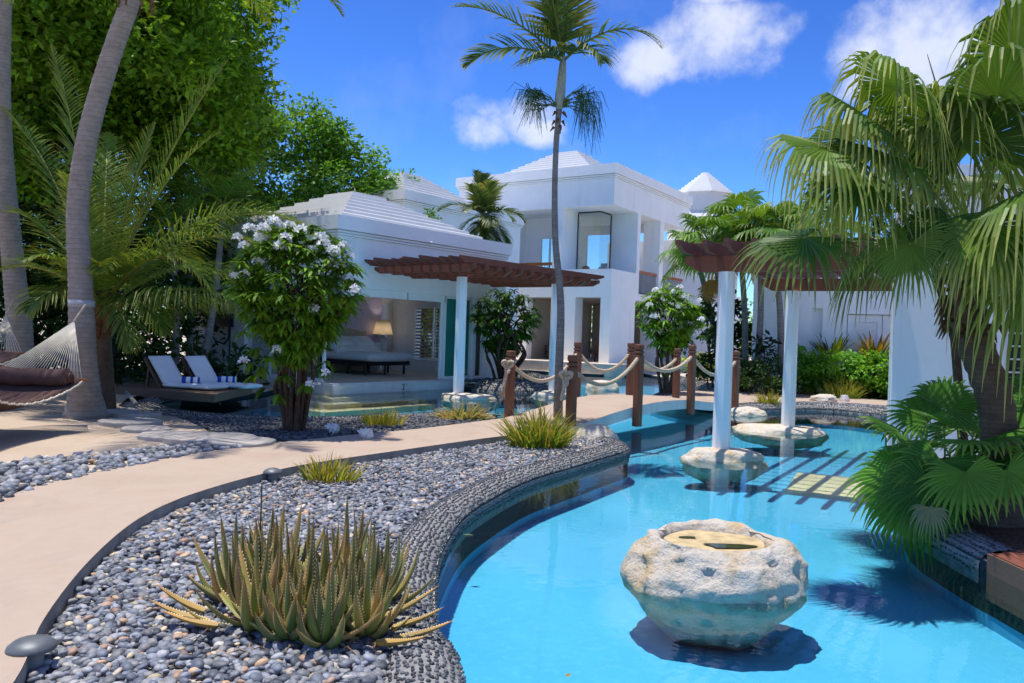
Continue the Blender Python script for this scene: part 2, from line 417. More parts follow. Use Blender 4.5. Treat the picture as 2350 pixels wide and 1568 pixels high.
t = NT('lamp_shade'); t.set((.74, .69, .58), .9, .1); tr = t.new('BsdfTranslucent'); tr.inputs[0].default_value = (.8, .72, .58, 1)
ms = t.new('MixShader'); ms.inputs[0].default_value = .5; t.link(t.bsdf.outputs[0], ms.inputs[1]); t.link(tr.outputs[0], ms.inputs[2]); t.link(ms.outputs[0], t.out.inputs[0]); M['lamp_shade'] = t.m
# ------------------------------------------------------------------ the lie of the land
WATER, FLOOR = -0.20, -0.62
BANK_NEAR = [(.2, .5), (-.02, 2.2), (-.19, 3.86), (-.34, 4.32), (-.42, 4.86), (-.47, 5.77), (-.38, 6.96), (-.14, 7.88), (.27, 8.97), (.91, 10.1), (1.42, 11.0), (1.74, 11.6), (1.74, 12.15), (1.4, 12.75)]
UNDER_A = [(.95, 13.5), (.45, 14.6)]
BANK_LEFT = [(-.2, 15.1), (-.8, 15.35), (-1.4, 15.24), (-2.54, 14.25), (-3.5, 13.75), (-4.51, 13.65), (-5.7, 14.15), (-6.55, 15.1), (-6.98, 16.0), (-6.95, 16.9)]
BUNG = Fr((-4.52, 20.44), 38.2)
b0, b1, bl = BUNG(0, 0), BUNG(4.7, 0), BUNG(0, 1.6)
BACK_A = [(-6.4, 18.2), (-6.0, 19.6), (bl.x - .3, bl.y - .1), (bl.x, bl.y), (b0.x, b0.y), (b1.x, b1.y)]
BANK_PEN = [(-1.15, 23.75), (-.55, 22.75), (.25, 22.75), (.98, 23.6), (1.42, 25.4), (1.3, 27.8), (.7, 30.5), (.2, 33.5)]
BACK_B = [(.4, 36.0), (3.9, 34.6), (5.0, 35.2), (6.1, 36.6)]
BANK_FAR = [(6.45, 33.0), (6.55, 29.0), (6.6, 25.8), (5.9, 24.5), (4.6, 23.9), (3.95, 22.4), (3.95, 21.2)]
UNDER_B = [(4.4, 20.0), (4.9, 19.0)]
BANK_RIGHT = [(5.42, 18.75), (6.3, 19.4), (8.0, 20.1), (8.95, 18.9)]
BACK_C = [(8.5, 17.0), (7.25, 15.4), (5.22, 10.95), (5.12, 10.70), (5.5, 10.5)]
BANK_PALM = [(5.3, 10.1), (4.8, 9.3), (4.2, 8.4), (3.8, 7.45), (3.71, 6.7), (3.69, 6.2)]
BACK_D = [(3.70, 6.05), (3.75, .5)]
def ln(p, s=.25): return [(float(a[0]), float(a[1])) for a in smooth_line(p, s)]
POOL = ln(BANK_NEAR) + UNDER_A + ln(BANK_LEFT) + BACK_A + ln(BANK_PEN) + BACK_B + ln(BANK_FAR) + UNDER_B + ln(BANK_RIGHT) + BACK_C + ln(BANK_PALM) + BACK_D

def cdt_sheet(name, outer, holes, z, mat, extra=None, zf=None):
    pts = []; edges = []
    for loop in [outer] + holes:
        o = len(pts); pts += [Vector((p[0], p[1])) for p in loop]; n = len(loop)
        edges += [(o + i, o + (i + 1) % n) for i in range(n)]
    if extra: pts += [Vector(p) for p in extra]
    vs, es, fs = delaunay_2d_cdt(pts, edges, [], 0, 1e-5)[:3]
    cx = np.array([[sum(vs[i].x for i in f) / 3, sum(vs[i].y for i in f) / 3] for f in fs])
    keep = inside(outer, cx[:, 0], cx[:, 1])
    for h in holes: keep &= ~inside(h, cx[:, 0], cx[:, 1])
    mb = MB(); mb.add([(v.x, v.y, zf(v.x, v.y) if zf else z) for v in vs], [f for f, k in zip(fs, keep) if k])
    return mb.build(name, mat, smooth=True)

far = 4000
g = cdt_sheet('ground', [(-far, -60), (far, -60), (far, far), (-far, far)], [POOL], -.13, M['soil']); tag(g, kind='structure')
pf = cdt_sheet('pool_floor', POOL, [], FLOOR, M['pool_plaster']); tag(pf, kind='structure')
wm = cdt_sheet('pool_water', POOL, [], WATER, M['water']); tag(wm, kind='structure')
# pool walls: plaster below, a dark pebbled band at the water's edge
mb = MB(); mb2 = MB(); n = len(POOL)
for i in range(n):
    a, b = POOL[i], POOL[(i + 1) % n]
    mb.add([(a[0], a[1], FLOOR - .02), (b[0], b[1], FLOOR - .02), (b[0], b[1], -.52), (a[0], a[1], -.52)], [(0, 1, 2, 3)])
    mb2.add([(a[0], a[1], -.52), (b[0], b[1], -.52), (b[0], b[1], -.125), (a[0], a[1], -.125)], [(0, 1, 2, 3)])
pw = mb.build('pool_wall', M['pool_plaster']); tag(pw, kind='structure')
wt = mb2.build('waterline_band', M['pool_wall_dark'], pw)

# ---- the path and the arched bridge
PN = [(-1.5, 1.0, 0), (-1.75, 2.3, 0), (-2.0, 3.27, 0), (-2.29, 3.98, 0), (-2.58, 4.94, 0), (-2.78, 5.94, 0), (-2.80, 6.71, 0), (-2.68, 7.41, 0), (-2.48, 8.07, 0), (-2.2, 8.74, 0), (-1.44, 9.85, 0), (-.24, 11.5, 0), (.92, 12.81, 0.0)]
PF = [(-3.1, 1.0, 0), (-3.4, 2.4, 0), (-3.8, 4.0, 0), (-4.06, 5.4, 0), (-4.18, 6.58, 0), (-4.2, 7.28, 0), (-4.1, 7.83, 0), (-3.74, 8.94, 0), (-3.42, 9.55, 0), (-3.1, 10.1, 0), (-2.26, 11.2, 0), (-1.4, 12.2, 0), (-.11, 14.15, 0.0)]
BN = [(.92, 12.81, 0), (1.5, 13.65, .10), (2.2, 14.7, .20), (2.9, 15.7, .25), (3.7, 16.9, .22), (4.5, 18.1, .10), (5.3, 19.2, 0)]
BF = [(-.11, 14.15, 0), (.5, 15.1, .10), (1.1, 16.1, .20), (1.75, 17.0, .25), (2.6, 18.2, .22), (3.6, 19.6, .10), (4.5, 20.9, 0)]
def resample(pts, n):
    L = smooth_line(pts, .1); d = np.r_[0, np.cumsum([np.linalg.norm(L[i + 1] - L[i]) for i in range(len(L) - 1)])]
    L = np.array(L); return np.stack([np.interp(np.linspace(0, d[-1], n), d, L[:, k]) for k in range(3)], 1)
def slab(name, near, far_, n, thick, mt, ms, kind, across=6):
    a, b = resample(near, n), resample(far_, n)
    mb = MB(); vs = []; fs = []
    for i in range(n):
        for k in range(across + 1): vs.append(a[i] + (b[i] - a[i]) * k / across)
    w = across + 1
    fs = [(i * w + k, i * w + k + 1, (i + 1) * w + k + 1, (i + 1) * w + k) for i in range(n - 1) for k in range(across)]
    mb.add(vs, [tuple(reversed(f)) for f in fs]); top = mb.build(name, mt, smooth=True); tag(top, kind=kind)
    sd = MB()
    for e in (a, b):
        vs = [p - np.array([0, 0, q]) for p in e for q in (0.004, thick)]
        sd.add(vs, [(2 * i, 2 * i + 1, 2 * i + 3, 2 * i + 2) for i in range(n - 1)])
    vs = [p - np.array([0, 0, thick]) for i in range(n) for p in (a[i], b[i])]
    sd.add(vs, [(2 * i, 2 * i + 1, 2 * i + 3, 2 * i + 2) for i in range(n - 1)])
    return top, sd, ms
top, sd, ms = slab('path', PN, PF, 130, .18, M['path_concrete'], M['kerb_grey'], 'structure'); sd.build('kerb', ms, top)
# the bridge is a thing with a deck and a rendered edge
br = thing('footbridge', 'low arched beige footbridge with brown rope-linked posts crossing the pool', 'bridge', (.4, 13.5, 0))
top, sd, ms = slab('deck', BN, BF, 50, .19, M['path_concrete'], M['fascia'], None)
top.parent = br; top.location = -Vector(br.location); ORI[top.name] = (0, 0, 0)
e = sd.build('edge', ms, br)
# right-hand paving beyond the bridge, with its own kerb
RP = [(4.5, 20.9), (4.95, 20.05), (5.3, 19.2), (5.9, 19.75), (6.9, 20.35), (8.0, 20.75), (9.3, 20.4), (10.2, 19.0), (11.5, 19.6), (10.8, 22.0), (9.4, 23.2), (8.2, 24.4), (8.1, 27.0), (8.2, 31.0), (6.9, 31.0), (6.9, 26.0), (6.2, 24.1), (5.0, 23.2), (4.6, 22.1)]
RPs = [(float(p[0]), float(p[1])) for p in smooth_line(RP, .3, True)]
s = cdt_sheet('paving', RPs, [], 0.0, M['path_concrete']); tag(s, kind='structure')
mb = MB()
for i in range(len(RPs)):
    a, b = RPs[i], RPs[(i + 1) % len(RPs)]
    mb.add([(a[0], a[1], -.2), (b[0], b[1], -.2), (b[0], b[1], -.003), (a[0], a[1], -.003)], [(0, 1, 2, 3)])
mb.build('kerb', M['kerb_grey'], s)

# ---- sand on the left
SAND = [(-3.3, 1.0), (-3.6, 2.4), (-4.0, 4.0), (-4.26, 5.4), (-4.36, 6.58), (-4.38, 7.28), (-4.25, 7.9), (-3.95, 8.94), (-3.6, 9.6), (-3.45, 10.1), (-3.9, 10.7), (-4.6, 11.9), (-5.4, 12.95), (-6.35, 13.55), (-7.15, 14.6), (-7.6, 15.9), (-7.65, 17.1), (-7.0, 18.4), (-6.7, 20.0), (-6.6, 22), (-14, 26), (-40, 26), (-40, -2), (-4, -2)]
ex = []
for gx in np.arange(-16, -3, .35):
    for gy in np.arange(1, 22, .35): ex.append((gx + RND.uniform(-.08, .08), gy + RND.uniform(-.08, .08)))
ex = [p for p, k in zip(ex, inside(SAND, np.array([q[0] for q in ex]), np.array([q[1] for q in ex]))) if k]
def sandz(x, y): return -.035 + .05 * noise.fractal(Vector((x * .5, y * .5, 3)), 1, 2, 3) + .018 * noise.noise(Vector((x * 2.2, y * 2.2, 0)))
sd_ = cdt_sheet('sand', SAND, [], 0, M['sand'], ex, sandz); tag(sd_, kind='structure')
# mulch under the palms on the right
MUL = [(3.9, 7.5), (4.4, 8.5), (5.0, 9.4), (5.6, 10.0), (12, 8), (12, 2), (4.9, 4.6), (4.1, 5.7), (3.95, 6.5)]
mz = lambda x, y: -.06 + .04 * noise.noise(Vector((x * 3, y * 3, 1)))
ex = [(x, y) for x in np.arange(4.2, 8, .3) for y in np.arange(5, 9.5, .3)]
ex = [p for p, k in zip(ex, inside(MUL, np.array([q[0] for q in ex]), np.array([q[1] for q in ex]))) if k]
mu = cdt_sheet('mulch_bed', MUL, [], 0, M['mulch'], ex, mz); tag(mu, kind='structure')
RB = [(6.6, 24.9), (8.0, 24.2), (9.3, 23.1), (10.6, 22.0), (11.6, 19.7), (20, 20), (20, 32), (8.4, 32), (8.3, 27)]
rb = cdt_sheet('planting_bed', RB, [], -.03, M['mulch']); tag(rb, kind='structure')

# ---- pebbles
ICO = {}
def ico(sub):
    if sub not in ICO:
        bm = bmesh.new(); bmesh.ops.create_icosphere(bm, subdivisions=sub, radius=1)
        ICO[sub] = (np.array([v.co[:] for v in bm.verts]), np.array([[v.index for v in f.verts] for f in bm.faces])); bm.free()
    return ICO[sub]
def rot_batch(rx, ry, rz):
    cx, sx, cyy, sy, cz, sz = np.cos(rx), np.sin(rx), np.cos(ry), np.sin(ry), np.cos(rz), np.sin(rz); o = np.zeros_like(cx); l = o + 1
    X = np.stack([np.stack([l, o, o], 1), np.stack([o, cx, -sx], 1), np.stack([o, sx, cx], 1)], 1)
    Y = np.stack([np.stack([cyy, o, sy], 1), np.stack([o, l, o], 1), np.stack([-sy, o, cyy], 1)], 1)
    Z = np.stack([np.stack([cz, -sz, o], 1), np.stack([sz, cz, o], 1), np.stack([o, o, l], 1)], 1)
    return Z @ Y @ X
def lumps(sub, pos, scl, R, col):
    V, Fc = ico(sub); n = len(pos)
    W = np.einsum('nij,nkj->nki', R, V[None] * scl[:, None, :]) + pos[:, None, :]
    return W.reshape(-1, 3), (Fc[None] + (np.arange(n) * len(V))[:, None, None]).reshape(-1, 3), np.repeat(col, len(V), 0)
BLUE = np.array([(.155, .172, .205), (.205, .222, .26), (.10, .112, .135), (.26, .275, .31), (.065, .075, .09), (.17, .175, .185), (.23, .225, .225), (.33, .33, .335)])
WARM = np.array([(.50, .33, .20), (.45, .36, .27), (.36, .23, .16), (.52, .42, .27), (.50, .47, .42)])
def scatter(poly, dens, size, zb, warm=.12, zr=.028, flat=.5, tilt=.32, dark=1.0, seed=1, avoid=None):
    rg = np.random.default_rng(seed); poly = np.asarray(poly)[:, :2]; lo, hi = poly.min(0), poly.max(0)
    n = int((hi - lo).prod() * dens); x = rg.uniform(lo[0], hi[0], n); y = rg.uniform(lo[1], hi[1], n)
    k = inside(poly, x, y)
    if avoid is not None:
        for av in avoid: k &= ~inside(av, x, y)
    x, y = x[k], y[k]; n = len(x)
    a = size * rg.uniform(.62, 1.35, n) * np.where(rg.random(n) < .06, 1.35, 1)
    scl = np.stack([a, a * rg.uniform(.62, .92, n), a * rg.uniform(.36, .62, n) * flat / .5], 1)
    R = rot_batch(rg.normal(0, tilt, n), rg.normal(0, tilt, n), rg.uniform(0, 6.283, n))
    wrm = rg.random(n) < warm
    col = np.where(wrm[:, None], WARM[rg.integers(0, len(WARM), n)], BLUE[rg.integers(0, len(BLUE), n)]) * rg.uniform(.75, 1.3, (n, 1)) * dark
    pos = np.stack([x, y, zb + rg.uniform(0, zr, n)], 1)
    return pos, scl, R, col
def pebble_bed(bedname, poly, dens, size, zb, single=0, hi_y=0, **kw):
    mb = MB(); mb.prism([tuple(p[:2]) for p in poly], zb - .06, zb - .012); bed = mb.build(bedname, M['soil']); tag(bed, kind='structure')
    pos, scl, R, col = scatter(poly, dens, size, zb, **kw)
    dist = np.hypot(pos[:, 0], pos[:, 1]); order = np.argsort(dist + 9.0 * (np.abs(pos[:, 0] / pos[:, 1]) > .62) + 9.0 * (pos[:, 1] < 3.45))
    if single:
        idx = order[:single]; V, Fc = ico(2); bases = []
        for b in range(5):
            W = V * (1 + .10 * np.array([noise.noise(Vector(v) * 1.3 + Vector((b * 7, 0, 0))) for v in V])[:, None])
            bases.append(W)
        for i in idx:
            b = bases[i % 5]; W = np.einsum('ij,kj->ki', R[i], b * scl[i])
            me_o = np_obj('pebble', W + pos[i], Fc, np.repeat(col[i][None], len(W), 0), M['pebbles'], None, True, loc=pos[i])
            me_o.parent = bed
        rest = order[single:]
    else: rest = order
    near = rest[dist[rest] < hi_y]; farr = rest[dist[rest] >= hi_y]
    for nm, sub, idx in (('pebble', 2, near), ('pebble', 1, farr)):
        if len(idx):
            o = np_obj(nm, *lumps(sub, pos[idx], scl[idx], R[idx], col[idx]), M['pebbles'], bed, True); tag(o, kind='stuff')
    return bed

def offset(line, d):
    L = np.array(line)[:, :2]; t = np.gradient(L, axis=0); t /= np.linalg.norm(t, axis=1)[:, None] + 1e-9
    return L + np.stack([-t[:, 1], t[:, 0]], 1) * d
def coping(name, bank, width, rows, stone, hump=.06, base=-.13, dark=1.0, step=.1, seed=1, w_end=None, lip=-.16):
    """mosaic rim: stones bedded in mortar rows over a rounded kerb; land lies left of the line"""
    L = np.array(smooth_line([(p[0], p[1], 0) for p in bank], step))[:, :2]; n = len(L)
    wd = np.full(n, width) if w_end is None else np.interp(np.linspace(0, 1, n), np.linspace(0, 1, len(w_end)), w_end)
    prof = [(-.015, WATER - .12), (-.02, lip), (.06, -.10), (.3, base + .03 + hump * .8), (.55, base + .03 + hump), (.8, base + .02 + hump * .6), (1.0, base + .005)]
    t = np.gradient(L, axis=0); t /= np.linalg.norm(t, axis=1)[:, None] + 1e-9; N = np.stack([-t[:, 1], t[:, 0]], 1)
    m = len(prof); V = []; 
    for i in range(n):
        for s_, z in prof: V.append((*(L[i] + N[i] * s_ * wd[i]), z))
    Fc = np.array([(i * m + k, i * m + k + 1, (i + 1) * m + k + 1, (i + 1) * m + k) for i in range(n - 1) for k in range(m - 1)])
    Fc = Fc[:, ::-1]
    base_o = np_obj(name, np.array(V), Fc, np.ones((len(V), 3)), M['grout'], None, True); tag(base_o, kind='structure')
    rg = np.random.default_rng(seed); P_, S_, R_, C_ = [], [], [], []
    pa = np.array([(p[0] * width, p[1]) for p in prof]); arc = np.r_[0, np.cumsum(np.linalg.norm(np.diff(pa, axis=0), axis=1))]; arc /= arc[-1]; ps = np.array([p[0] for p in prof]); pz = np.array([p[1] for p in prof])
    seglen = np.r_[0, np.cumsum(np.linalg.norm(np.diff(L, axis=0), axis=1))]
    for r in range(rows):
        s_ = .10 + .88 * (r + .5) / rows
        q = np.arange(rg.uniform(0, stone), seglen[-1], stone * 1.1); q = q + rg.normal(0, stone * .10, len(q))
        x = np.interp(q, seglen, L[:, 0]); y = np.interp(q, seglen, L[:, 1]); nx = np.interp(q, seglen, N[:, 0]); ny = np.interp(q, seglen, N[:, 1]); w_ = np.interp(q, seglen, wd)
        sa = np.clip(s_ + rg.normal(0, .010, len(q)), 0.0, .99); ss = np.interp(sa, arc, ps); z = np.interp(sa, arc, pz) + .002
        P_.append(np.stack([x + nx * ss * w_, y + ny * ss * w_, z], 1))
        a = stone * .5 * rg.uniform(.72, 1.12, len(q)); S_.append(np.stack([a, a * rg.uniform(.6, .9, len(q)), a * .55], 1))
        R_.append(rot_batch(rg.normal(0, .15, len(q)), rg.normal(0, .15, len(q)), np.arctan2(ny, nx) + math.pi / 2 + rg.normal(0, .5, len(q))))
        C_.append(np.array([(.055, .058, .066)]) * rg.uniform(.5, 2.2, (len(q), 1)) * dark)
    o = np_obj('set_stone', *lumps(1, np.concatenate(P_), np.concatenate(S_), np.concatenate(R_), np.concatenate(C_)), M['pebbles'], base_o, True); tag(o, kind='stuff')
    return base_o

NEARB = BANK_NEAR[1:]
inner = offset(smooth_line([(p[0], p[1], 0) for p in NEARB], .2), .36)
pn = [(p[0], p[1]) for p in smooth_line(PN[1:], .3)]
BED = [(p[0] + .03, p[1] - .01) for p in pn] + [(1.0, 12.75), (1.15, 12.45)] + [tuple(p) for p in inner[::-1] if p[1] < 12.1]
pebble_bed('pebble_bed', BED, 1150, .0285, -.105, single=300, hi_y=7.5, seed=3)
coping('pool_rim', NEARB, .40, 15, .035, hump=.065, seed=4)
# larger stones along the far side of the path
B2 = [(-3.75, 3.9), (-4.0, 5.4), (-4.13, 6.58), (-4.16, 7.25), (-4.05, 7.85), (-3.69, 8.97), (-3.38, 9.6), (-3.05, 10.12), (-3.25, 10.55), (-3.75, 10.3), (-4.3, 9.5), (-4.9, 8.7), (-5.4, 7.8), (-5.7, 6.6), (-5.4, 5.0), (-4.6, 3.6)]
pebble_bed('stone_strip', B2, 190, .052, -.015, warm=.05, zr=.02, flat=.62, tilt=.25, seed=6)
B3 = [(-3.05, 10.2), (-2.26, 11.27), (-1.43, 12.25), (-.25, 14.1), (-.3, 14.8), (-1.35, 14.85), (-2.5, 13.85), (-3.5, 13.35), (-4.5, 13.25), (-5.3, 13.1), (-4.6, 12.0), (-3.8, 10.9)]
pebble_bed('dark_gravel', B3, 620, .03, -.06, warm=.02, dark=.5, seed=7)
coping('left_pool_rim', BANK_LEFT, .45, 12, .045, hump=.06, dark=.75, seed=8, base=-.11)
coping('peninsula_rim', BANK_PEN, .9, 14, .075, hump=.26, dark=.7, seed=9, step=.2)
coping('far_pool_rim', BANK_FAR, .8, 13, .065, hump=.1, seed=10, step=.2)
coping('right_pool_rim', BANK_RIGHT, .55, 12, .05, hump=.10, seed=12, step=.15)
coping('palm_bed_rim', BANK_PALM, .42, 11, .042, hump=.05, seed=13)
B4 = [(5.9, 19.7), (6.9, 20.3), (8.0, 20.7), (9.2, 20.35), (9.9, 19.2), (9.2, 19.5), (8.0, 20.35), (6.3, 19.75)]
pebble_bed('grey_gravel', B4, 420, .035, -.03, warm=.03, seed=14)
B5 = [(-1.6, 24.2), (-1.0, 23.9), (-.5, 23.4), (.2, 23.4), (.5, 24), (.7, 25.6), (.6, 28), (0, 31), (-1, 31)]
pebble_bed('black_gravel', B5, 160, .06, .02, warm=.0, dark=.55, seed=15)
B6 = [(6.75, 26), (7.1, 26), (7.1, 33), (6.75, 33)]
# ------------------------------------------------------------------ rocks and stones
def rock(name, label, c, rx, ry, rz, amp=.22, seed=0, sub=4, cat='rock', mat='limestone', flat=None, group=None):
    V, Fc = ico(sub); W = []
    for v in V:
        p = Vector(v); d = noise.fractal(p * 1.2 + Vector((seed * 3.1, 1.7 * seed, 0)), .9, 2.1, 5) * amp + noise.noise(p * 4.0 + Vector((seed, 0, 0))) * amp * .25
        q = p * (1 + d)
        if flat is not None and q.z > flat: q.z = flat + (q.z - flat) * .25
        W.append((c[0] + q.x * rx, c[1] + q.y * ry, c[2] + q.z * rz))
    o = np_obj(name, np.array(W), Fc, np.ones((len(W), 3)), M[mat], None, True, loc=(c[0], c[1], c[2] - rz)); return tag(o, label, cat, group)
# the big hollow rock in the pool: rings from the floor up over the rim and down into the bowl
def hollow_rock():
    c = Vector((1.50, 5.72, 0)); n = 96
    prof = [(.28, -.63), (.36, -.56), (.46, -.45), (.535, -.34), (.575, -.26), (.588, -.20), (.585, -.14), (.57, -.07), (.545, 0), (.50, .055), (.455, .09), (.425, .104), (.40, .10), (.375, .085), (.36, .06), (.345, .02), (.28, -.012), (.2, -.014), (.1, -.015), (.02, -.015)]
    fine = []
    for i in range(len(prof) - 1):
        for k in range(3):
            t = k / 3; fine.append(tuple(prof[i][j] * (1 - t) + prof[i + 1][j] * t for j in (0, 1)))
    fine.append(prof[-1]); V = []; 
    for i, (r, z) in enumerate(fine):
        for k in range(n):
            a = 2 * math.pi * k / n; p = Vector((math.cos(a) * r, math.sin(a) * r, z))
            d = noise.fractal(p * 2.1 + Vector((4, 1, 9)), .8, 2.0, 6) * .07 + abs(noise.noise(p * 5.5)) * -.07 + noise.noise(p * 13) * .014 + .02
            if i > 36: d *= .35
            if i > 44: d *= .3
            # a ledge swells out low on the left, a hollow is bitten out above it
            lobe = math.exp(-((a - math.radians(200)) / .55) ** 2) * math.exp(-((z + .17) / .13) ** 2) * .085
            bite = math.exp(-((a - math.radians(232)) / .30) ** 2) * math.exp(-((z + .03) / .10) ** 2) * -.06
            chip = math.exp(-((a - math.radians(285)) / .5) ** 2) * math.exp(-((z + .20) / .05) ** 2) * -.035
            rr = r * (1 + .05 * math.cos(2 * a + .6)) + (d + lobe + bite + chip) * (1 if r > .05 else 0)
            V.append((c.x + math.cos(a) * rr * 1.0, c.y + math.sin(a) * rr * .93, z + (d * .25 if i < 44 else 0) + .015 * math.cos(a - 1.2) * (z > 0)))
    m = len(fine)
    Fc = np.array([(i * n + k, i * n + (k + 1) % n, (i + 1) * n + (k + 1) % n, (i + 1) * n + k) for i in range(m - 1) for k in range(n)])
    root = thing('hollow_boulder', 'large cream limestone boulder with a hollowed basin top standing in the pool', 'boulder', (c.x, c.y, -.62))
    np_obj('stone', np.array(V), Fc, np.ones((len(V), 3)), M['limestone'], root, True)
    mb = MB(); vs = [(c.x + .352 * math.cos(q) * (1 + .03 * math.sin(5 * q)), c.y + .325 * math.sin(q), .058 + .006 * math.sin(4 * q)) for q in np.linspace(0, 6.283, 49)[:-1]]; mb.add(vs, [tuple(range(48))]); mb.build('silt', M['silt'], root)
    # water and silt lying in the basin
    for pts in ([(-.17, .08, .06, .035), ], [(.07, -.13, .17, .075)]):
        for x, y, a, b in pts:
            mb = MB(); vs = [(c.x + x + a * math.cos(q) * (1 + .25 * math.sin(3 * q + x * 9)), c.y + y + b * math.sin(q) * (1 + .2 * math.cos(2 * q)), .0655) for q in np.linspace(0, 6.283, 29)[:-1]]
            mb.add(vs, [tuple(range(28))]); mb.build('puddle', M['puddle'], root)
simple('puddle', (.035, .04, .018), .08, .5, var=.5, scale=20)
simple('silt', (.48, .37, .20), .8, .2, var=.25, scale=12)
hollow_rock()
HOLLOW = True
rock('column_rock', 'pale bird-shaped rock at the foot of the nearer white pool column', (3.12, 11.55, -.26), .62, .36, .30, .26, 3, flat=.55)
rock('column_rock', 'broad flat cream rock under the white column beside the stony bank', (5.25, 15.45, -.26), .86, .62, .26, .2, 5, flat=.5)
rock('column_rock', 'cream rock at the foot of the white column by the bedroom', (-1.05, 20.6, -.28), .75, .5, .34, .2, 8, flat=.5)
rock('column_rock', 'pale rock under the white column by the black pebble mound', (1.25, 22.2, -.3), .62, .45, .38, .22, 9, flat=.55)
rock('pool_boulder', 'white-topped boulder alone in the pool beneath the hanging bridge rope', (2.95, 25.6, -.25), .55, .45, .5, .16, 12, flat=.6)
rock('bank_boulder', 'smooth white boulder on the bank at the bridge end beside the tall grass', (1.38, 12.55, -.14), .36, .30, .26, .10, 14)
rock('bank_rock', 'low cream rock where the bridge meets the stony bank', (5.5, 18.55, -.2), .45, .3, .18, .2, 15)
rock('bank_rock', 'white rock beside the tall grass tuft on the grey gravel', (8.25, 21.05, .03), .34, .26, .16, .2, 16)
# flat stepping stones on the sand
STEPS = [(272, 940, .42, .2), (300, 968, .50, .22), (312, 951, .44, .16), (335, 984, .40, .16), (390, 1001, .50, .22), (455, 1007, .52, .24), (515, 1009, .50, .22), (556, 1017, .5, .22), (212, 932, .30, .15)]
STEP_LAB = ['pale stepping stone beside the mosaic rim, furthest from the path', 'tilted brown-edged stepping stone right beside the palm foot', 'pale stepping stone between the tilted stone and the mosaic rim', 'thin pale stepping stone half sunk in the sand', 'pale oval stepping stone where the dark gravel begins', 'pale stepping stone third before the path', 'pale stepping stone second before the path', 'last pale stepping stone touching the concrete path', 'small pale stone slab behind the palm foot']
for i, (px, py, rx, ry) in enumerate(STEPS):
    p = G(px, py, 0); n_ = 22; mb = MB()
    pts = [(p.x + rx * .85 * math.cos(a) * (1 + .14 * noise.noise(Vector((math.cos(a) * 1.5 + i * 5, math.sin(a) * 1.5, 0)))), p.y + ry * 1.7 * math.sin(a) * (1 + .14 * noise.noise(Vector((math.sin(a) * 2, i * 3, 0))))) for a in np.linspace(0, 2 * math.pi, n_ + 1)[:-1]]
    zt = sandz(p.x, p.y) + .055
    mb.prism(pts, zt - .12, zt)
    o = mb.build('stepping_stone', M['flat_stone'], bevel=.018, seg=3, loc=(p.x, p.y, zt - .12)); 
    tag(o, STEP_LAB[i], 'stepping stone', 'stepping stones on the sand')
# conch shells and white coral pieces
for i, (px, py, s_, lab) in enumerate([(1905, 918, .16, 'smaller white conch shell on the gravel before the tall tuft'), (1938, 921, .18, 'larger white conch shell on the gravel before the tall tuft'), (838, 1006, .13, 'white coral piece on the dark gravel beside the path'), (762, 992, .12, 'pinkish grey conch shell leaning by the flowering shrub trunk')]):
    p = G(px, py, 0); mb = MB(); prof = []
    n_ = 14; L_ = s_; ax = Vector((math.cos(i * 1.3), math.sin(i * 1.3) * .5, .25)).normalized()
    pts = [p + ax * (k / n_ - .5) * 2 * L_ + Vector((0, 0, .06)) for k in range(n_ + 1)]
    rad = [max(.004, L_ * .62 * math.sin(math.pi * (k / n_) ** .7) * (1 + .25 * math.cos(k * 2.4))) for k in range(n_ + 1)]
    mb.tube(pts, rad, 9)
    for k in range(5):
        a = k * 1.3; b = p + ax * (.1 * k - .2) * L_ + Vector((math.cos(a), math.sin(a), .7)) * L_ * .3 + Vector((0, 0, .06))
        mb.tube([b, b + Vector((math.cos(a) * .5, math.sin(a) * .5, .7)) * L_ * .5], [L_ * .16, .003], 6)
    o = mb.build('conch_shell', M['shell'], smooth=False, loc=p); tag(o, lab, 'shell', 'conch shells on the gravel' if i < 2 else None)

# ------------------------------------------------------------------ bridge posts and ropes
POSTS = {}
def post(key, x, y, z0, z1, label, turn=40, w=.135):
    c = Vector((x, y, z0)); root = thing('rope_post', label, 'post', c, 'brown posts along the bridge')
    a = math.radians(turn); ux, uy = Vector((math.cos(a), math.sin(a), 0)), Vector((-math.sin(a), math.cos(a), 0))
    def ring(mb, h, za, zb):
        mb.box8([c + (ux * i + uy * j) * h + Vector((0, 0, z - z0)) for z in (za, zb) for i, j in ((-1, -1), (1, -1), (1, 1), (-1, 1))])
    h = w / 2
    mb = MB(); ring(mb, h, z0, z1 - .20); mb.build('shaft', M['wood_post'], root, bevel=.012)
    mb = MB(); ring(mb, h - .02, z1 - .201, z1 - .17); ring(mb, h - .02, z1 - .13, z1 - .10); mb.build('groove', M['wood_dark'], root)
    mb = MB(); ring(mb, h, z1 - .172, z1 - .128); mb.build('collar', M['wood_post'], root, bevel=.01)
    mb = MB(); ring(mb, h, z1 - .102, z1); mb.build('cap', M['wood_post'], root, bevel=.022, seg=3)
    POSTS[key] = (c, z1); return root
def edge_post(key, px, py, ztop_px, z, label, drop=0):
    p = G(px, py, z); top = A(px, ztop_px, p.y).z; post(key, p.x, p.y, z - drop, top, label)
edge_post('E', 1168, 957, 805, -.02, 'brown rope post with a knotted tassel behind the pale aloe clump', .1)
edge_post('A', 1309, 985, 815, -.03, 'brown rope post with a fat rope knot beside the slim grey palm trunk', .12)
edge_post('B', 1463, 938, 790, .19, 'brown post hung on the outside of the bridge, first over the water', .33)
edge_post('C', 1585, 919, 792, .21, 'brown post hung on the outside of the bridge, second over the water', .30)
edge_post('F', 1322, 921, 785, .10, 'brown post on the villa side of the bridge above the water', .15)
edge_post('Gp', 1445, 908, 787, .22, 'brown post half hidden behind another at the crown of the bridge', .15)
